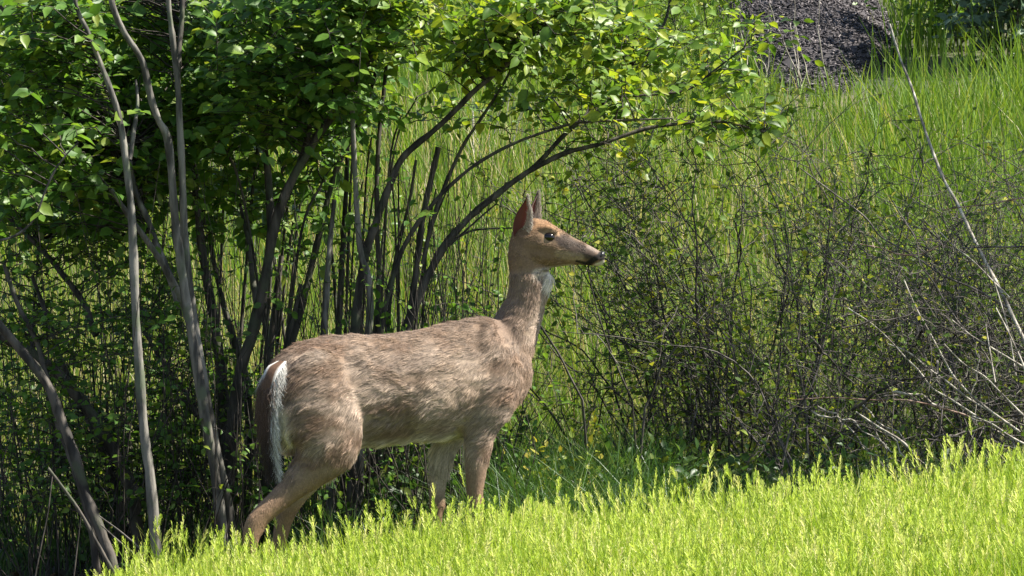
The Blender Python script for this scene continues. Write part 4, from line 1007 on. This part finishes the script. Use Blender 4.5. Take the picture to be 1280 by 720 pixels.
# dry weed stalks on the slope
def stalks(label, px, py, h, nst, lean):
    g = ground_hit(px, py); root = thing('dry_stalks', label, 'stalks', tuple(g), group='clumps of dry stalks on the slope')
    for k in range(nst):
        b = g + np.array([random.gauss(0, .08), random.gauss(0, .08), -.03]); hh = h * random.uniform(.5, 1.1)
        cane(root, b, b + np.array([random.gauss(lean, .15) * hh, random.gauss(0, .1), hh]), (random.gauss(0, .03), 0, 0), .005, .002, M['cane_pale'], name='stalk', n=10, wig=.01)
stalks('clump of pale dry stalks standing at the foot of the mulch bed', 962, 135, .62, 9, -.2)
stalks('pair of bleached stalks crossing before the mulch bed\'s middle', 1030, 122, .62, 5, -.2)
stalks('grey dry stalks between the mulch bed and the dark green bush', 1128, 62, .5, 8, -.15)
stalks('straw-coloured stalks in front of the blue-green bush', 1246, 62, .5, 7, .1)
stalks('clump of straw-coloured stalks showing between the arching branches', 612, 250, .6, 9, .05)

# ------------------------------------------------------------------ grasses
def blades(bag, base, h, w, lean_dir, lean, tint, seg=3):
    """curved tapering blades, vectorised. base (n,3)"""
    n = len(base); th = RNG.uniform(0, math.pi, n); side = np.stack([np.cos(th), np.sin(th) * .6, np.zeros(n)], 1)
    V = np.zeros((n, 2 * (seg + 1), 3))
    for k in range(seg + 1):
        t = k / seg; c = base + np.array([0, 0, 1]) * (h * (t - .22 * lean * t * t))[:, None] + lean_dir * (h * lean * t * t)[:, None]
        ww = w * (1 - t ** 1.8 * .94)
        V[:, 2 * k] = c - side * ww[:, None]; V[:, 2 * k + 1] = c + side * ww[:, None]
    f = np.array([[2 * k, 2 * k + 1, 2 * k + 3, 2 * k + 2] for k in range(seg)])
    F = (f[None] + (np.arange(n) * 2 * (seg + 1))[:, None, None]).reshape(-1, 4)
    bag.add(V.reshape(-1, 3), F, np.repeat(tint, 2 * (seg + 1)))
def rand_dir(n): a = RNG.uniform(0, 2 * math.pi, n); return np.stack([np.cos(a), np.sin(a), np.zeros(n)], 1)
def on(x, y, dz=-.015): return np.stack([x, y, H(x, y) + dz], -1)

# bright foreground field
def fore_edge(x): return -0.28 - 0.10 * np.sin(x * 3.1) - .06 * np.sin(x * 7.7 + 1)
n = 66000; x = RNG.uniform(-1.55, 2.35, n); y = RNG.uniform(-4.3, -.1, n)
x = np.concatenate([x, RNG.uniform(2.35, 3.8, 13000), RNG.uniform(-1.5, 3.4, 9000)]); y = np.concatenate([y, RNG.uniform(-4.3, -.1, 13000), RNG.uniform(-6.5, -4.3, 9000)]); n = len(x)
edge = fore_edge(x); lim = -1.42 + .10 * wob(x, y, 5)
ok = (y < edge + RNG.normal(0, .05, n)) & (x > lim + RNG.normal(0, .03, n)); x, y = x[ok], y[ok]; n = len(x)
patch = wob(x, y, 3.0)
hgt = RNG.uniform(.11, .30, n) * (1 + .35 * patch)
bag = Bag(); blades(bag, on(x, y), hgt, RNG.uniform(.0022, .0050, n), norm(rand_dir(n) + np.array([-.3, 0, 0])), RNG.uniform(.05, .55, n), np.clip(np.where(RNG.random(n) < .10, RNG.uniform(.9, 1, n), RNG.beta(2, 2, n) * .85 + .16 * patch), 0, 1))
o = link('sunlit_grass', bag.mesh('sunlit_grass', [M['grass_fore']]), kind='stuff', label='bright yellow-green grass in full sun on the bank before the deer', cat='grass')
# seed heads: spikes of many small spikelets on thin stalks
n = 7200; x = RNG.uniform(-1.5, 2.3, n); y = RNG.uniform(-4.3, -.15, n); ok = (y < fore_edge(x) + .05) & (x > -1.38 + .10 * wob(x, y, 5)); x, y = x[ok], y[ok]; n = len(x)
hs_ = RNG.uniform(.13, .29, n) * (1 + .33 * wob(x, y, 3.0)); tall = RNG.random(n) < .10; hs_[tall] *= RNG.uniform(1.15, 1.45, tall.sum())
base = on(x, y); ld = rand_dir(n); ln_ = RNG.uniform(.02, .22, n)
bag = Bag(); tint = RNG.random(n)
blades(bag, base, hs_, np.full(n, .0011), ld, ln_, tint * .5, 3)
top = base + np.array([0, 0, 1]) * (hs_ * (1 - .22 * ln_))[:, None] + ld * (hs_ * ln_)[:, None]
axd = norm(np.array([[0, 0, 1.]]) * (1 - .4 * ln_)[:, None] + ld * (2 * ln_)[:, None] + RNG.normal(0, .10, (n, 3)))
HL = RNG.uniform(.045, .105, n); HW = RNG.uniform(.0055, .0105, n)
a1 = norm(np.cross(axd, RNG.normal(0, 1, (n, 3)))); a2 = np.cross(axd, a1)
qv = np.array([[-.32, 0, 0], [.32, 0, 0], [.22, 1, 0.1], [-.22, 1, 0.1]], float); qf = np.array([[0, 1, 2, 3]])
NS = 18
for k in range(NS):
    t = (k + .5) / NS; an = k * 2.399 + RNG.uniform(-.4, .4, n)
    rad = a1 * np.cos(an)[:, None] + a2 * np.sin(an)[:, None]
    env = math.sin(math.pi * min(1, .18 + .82 * t) ** .8) ** .7 + .15
    p0 = top + axd * (HL * (t - .35))[:, None]
    dd = norm(axd + rad * .42 * (0.4 + .6 * env)); sd_ = norm(np.cross(dd, rad + RNG.normal(0, .3, (n, 3))))
    ll_ = HW * 2.3 * env
    bag.add(*scatter(qv, qf, p0, sd_, dd, np.cross(sd_, dd), np.stack([HW * .75, ll_, ll_], 1), np.clip(tint + RNG.normal(0, .15, n), 0, 1)))
link('seeding_grass', bag.mesh('seeding_grass', [M['grass_head']]), kind='stuff', label='pale seed heads standing above the bright sunlit grass', cat='grass')

# shaded rank grass under and in front of the thicket, behind the deer
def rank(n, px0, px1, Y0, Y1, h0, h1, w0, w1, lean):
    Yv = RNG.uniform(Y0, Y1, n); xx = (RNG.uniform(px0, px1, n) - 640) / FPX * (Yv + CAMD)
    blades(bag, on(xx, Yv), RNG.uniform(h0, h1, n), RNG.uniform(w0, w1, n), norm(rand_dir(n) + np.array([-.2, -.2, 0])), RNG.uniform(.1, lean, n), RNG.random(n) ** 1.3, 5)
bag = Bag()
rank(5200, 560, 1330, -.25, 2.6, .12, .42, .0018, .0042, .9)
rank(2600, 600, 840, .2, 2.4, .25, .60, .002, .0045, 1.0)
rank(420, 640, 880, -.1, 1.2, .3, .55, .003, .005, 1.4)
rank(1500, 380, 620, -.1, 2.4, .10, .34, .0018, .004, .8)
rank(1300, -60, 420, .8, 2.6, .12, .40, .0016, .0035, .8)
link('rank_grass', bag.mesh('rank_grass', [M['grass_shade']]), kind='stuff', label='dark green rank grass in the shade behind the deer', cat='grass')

# meadow on the rising slope
bag = Bag()
def meadow(n, Y0, Y1, h0, h1, w0, w1, lean, tf, px0=-90, px1=1370):
    u = RNG.random(n); Yv = Y0 + (Y1 - Y0) * u; px = RNG.uniform(px0, px1, n); xx = (px - 640) / FPX * (Yv + CAMD)
    inh = heap(xx, Yv) > .02; dens = .55 + .9 * wob(xx * 1.0, Yv * .6, 5.5) + .5 * wob(xx, Yv, 1.4); keep = (~inh) & (RNG.random(n) < dens.clip(.12, 1)); xx, Yv = xx[keep], Yv[keep]; m = len(xx)
    pt = wob(xx, Yv, 1.7)
    hcut = np.where((np.abs(xx - g0[0] - .3) < .9) & (Yv > g0[1] - 1.6) & (Yv < g0[1] + .3), .45, 1.0)
    blades(bag, on(xx, Yv), RNG.uniform(h0 * .6, h1 * 1.05, m) * (1 + .5 * pt) * hcut, RNG.uniform(w0, w1, m), norm(rand_dir(m) + np.array([-.25, 0, 0])), RNG.uniform(.05, lean, m), np.clip(tf(m) + .16 * pt, 0, 1), 3)
green = lambda m: RNG.beta(2.2, 2.2, m) * .80
mixed = lambda m: np.where(RNG.random(m) < .22, RNG.uniform(.82, 1, m), RNG.beta(2, 2.2, m) * .78)
meadow(32000, 2.5, 6.5, .22, .55, .002, .0045, .6, mixed)
meadow(38000, 6.0, 12.0, .25, .60, .0028, .006, .55, mixed)
meadow(34000, 11.5, 23.0, .28, .65, .004, .008, .5, green)
meadow(14000, 22.0, 36.0, .4, .8, .008, .014, .5, green)
meadow(4200, 7.0, 11.5, .4, .8, .004, .008, .5, green, 1090, 1370)
meadow(2600, 3.5, 7.0, .3, .6, .002, .004, .5, lambda m: RNG.uniform(.8, 1, m), -80, 420)
meadow(9000, 2.5, 7.0, .22, .55, .0025, .005, .6, mixed, -520, -90); meadow(9000, 2.5, 7.0, .22, .55, .0025, .005, .6, mixed, 1370, 1800)
meadow(9000, 7.0, 20.0, .3, .7, .006, .011, .55, green, -520, -90); meadow(9000, 7.0, 20.0, .3, .7, .006, .011, .55, green, 1370, 1800)
link('meadow_grass', bag.mesh('meadow_grass', [M['grass_meadow']]), kind='stuff', label='tall meadow grass with straw-coloured blades on the sunlit slope behind', cat='grass')

# thin undergrowth stems and leaf litter in the shade
bag = Bag(); lv = Leaves()
for k in range(680):
    px = random.choice([random.uniform(-60, 440), random.uniform(-60, 330), random.uniform(440, 620)]); Yv = random.uniform(.5, 2.6); b = on_ground(px, Yv); h = random.uniform(.4, 1.75)
    t = b + np.array([random.gauss(-.03, .22), random.gauss(0, .15), h])
    C = jitter_path(spline([b, (b + t) / 2 + np.array([random.gauss(0, .05), 0, .04]), t], 10), .012)
    V, F = tube_geo(C, np.linspace(random.uniform(.0018, .0045), .001, 10), 3); bag.add(V, F, random.random())
    if random.random() < .5:
        for _ in range(3):
            kk = random.randrange(3, 10); d = np.array([random.gauss(0, 1), random.gauss(0, .6), random.gauss(.2, .4)]); d /= np.linalg.norm(d)
            S = spline([C[kk], C[kk] + d * .08 + np.array([0, 0, .015]), C[kk] + d * .17], 5); V, F = tube_geo(S, np.linspace(.0014, .0006, 5), 3); bag.add(V, F, .5)
            lv.along(S, .035, .034, .3, upbias=.6)
ug = link('undergrowth', bag.mesh('undergrowth', [M['twig']]), kind='stuff', label='thicket of thin dark saplings and twigs filling the shade between the shrubs', cat='undergrowth')
lv.build(ug, M['leaf_dark'], M['leaf1_dark'], 0, name='foliage')
n = 9000; Yv = RNG.uniform(-.9, 3, n); px = RNG.uniform(-80, 1340, n); xx = (px - 640) / FPX * (Yv + CAMD)
dd = norm(RNG.normal(0, 1, (n, 3)) * np.array([1, 1, .3])); ez = norm(RNG.normal(0, .35, (n, 3)) + np.array([0, 0, 1.])); ex = norm(np.cross(dd, ez))
L_ = RNG.uniform(.02, .05, n); bag = Bag(); bag.add(*scatter(np.array([[-.06, 0, 0], [.06, 0, 0], [-.28, .5, .10], [.28, .5, .04], [-.04, 1, 0], [.04, 1, 0.05]]), np.array([[0, 1, 3, 2], [2, 3, 5, 4]]), on(xx, Yv, .008), ex, dd, ez, np.stack([L_, L_, L_], 1), RNG.random(n)))
M['litter'] = leaf_mat('dead leaves', [(0, (.035, .024, .014)), (.7, (.08, .055, .034)), (1, (.17, .12, .08))], trans=.15, rough=.7)
link('leaf_litter', bag.mesh('leaf_litter', [M['litter']]), kind='stuff', label='brown dead leaves scattered on the shaded soil under the shrubs', cat='leaf litter')

# ------------------------------------------------------------------ unseen tree added beside the view so that its crown shades the thicket
tr = thing('shade_tree', 'unseen leafy tree added past the brush pile to shade the thicket', 'tree', (4.6, 2.0, float(H(4.6, 2.0))))
trunk_c = spline([(4.6, 2.0, float(H(4.6, 2.0)) - .1), (4.55, 2.05, 1.4), (4.5, 2.0, 2.9), (4.45, 2.0, 4.6)], 20)
V, F = tube_geo(jitter_path(trunk_c, .02), np.linspace(.11, .03, 20), 10); put_world('trunk', mesh_of('trunk', V, F, [M['bark_dark']], True), tr)
limbs_ = [trunk_c]
for k in range(11):
    a = trunk_c[8 + k]; an = k * 2.4; e = a + np.array([math.cos(an) * 1.2, math.sin(an) * 1.1, random.uniform(.4, .9)])
    Cb = jitter_path(spline([a, (a + e) / 2 + np.array([0, 0, .1]), e], 12), .03); limbs_.append(Cb)
    V, F = tube_geo(Cb, np.linspace(.035, .008, 12), 7); put_world('limb', mesh_of('limb', V, F, [M['bark_dark']], True), tr)
bag, lv = Bag(), Leaves(); anch = []
while len(anch) < 150:
    u = RNG.normal(0, 1, 3); u /= np.linalg.norm(u); rr = RNG.random() ** .4; anch.append(np.array([4.35, 2.0, 4.4]) + u * rr * np.array([1.65, 1.5, 1.4]))
crown_twigs(limbs_, anch, bag, lv, .05, .085, sub=2, sublen=.3)
finish_shrub(tr, bag, lv, 'dark', 0)
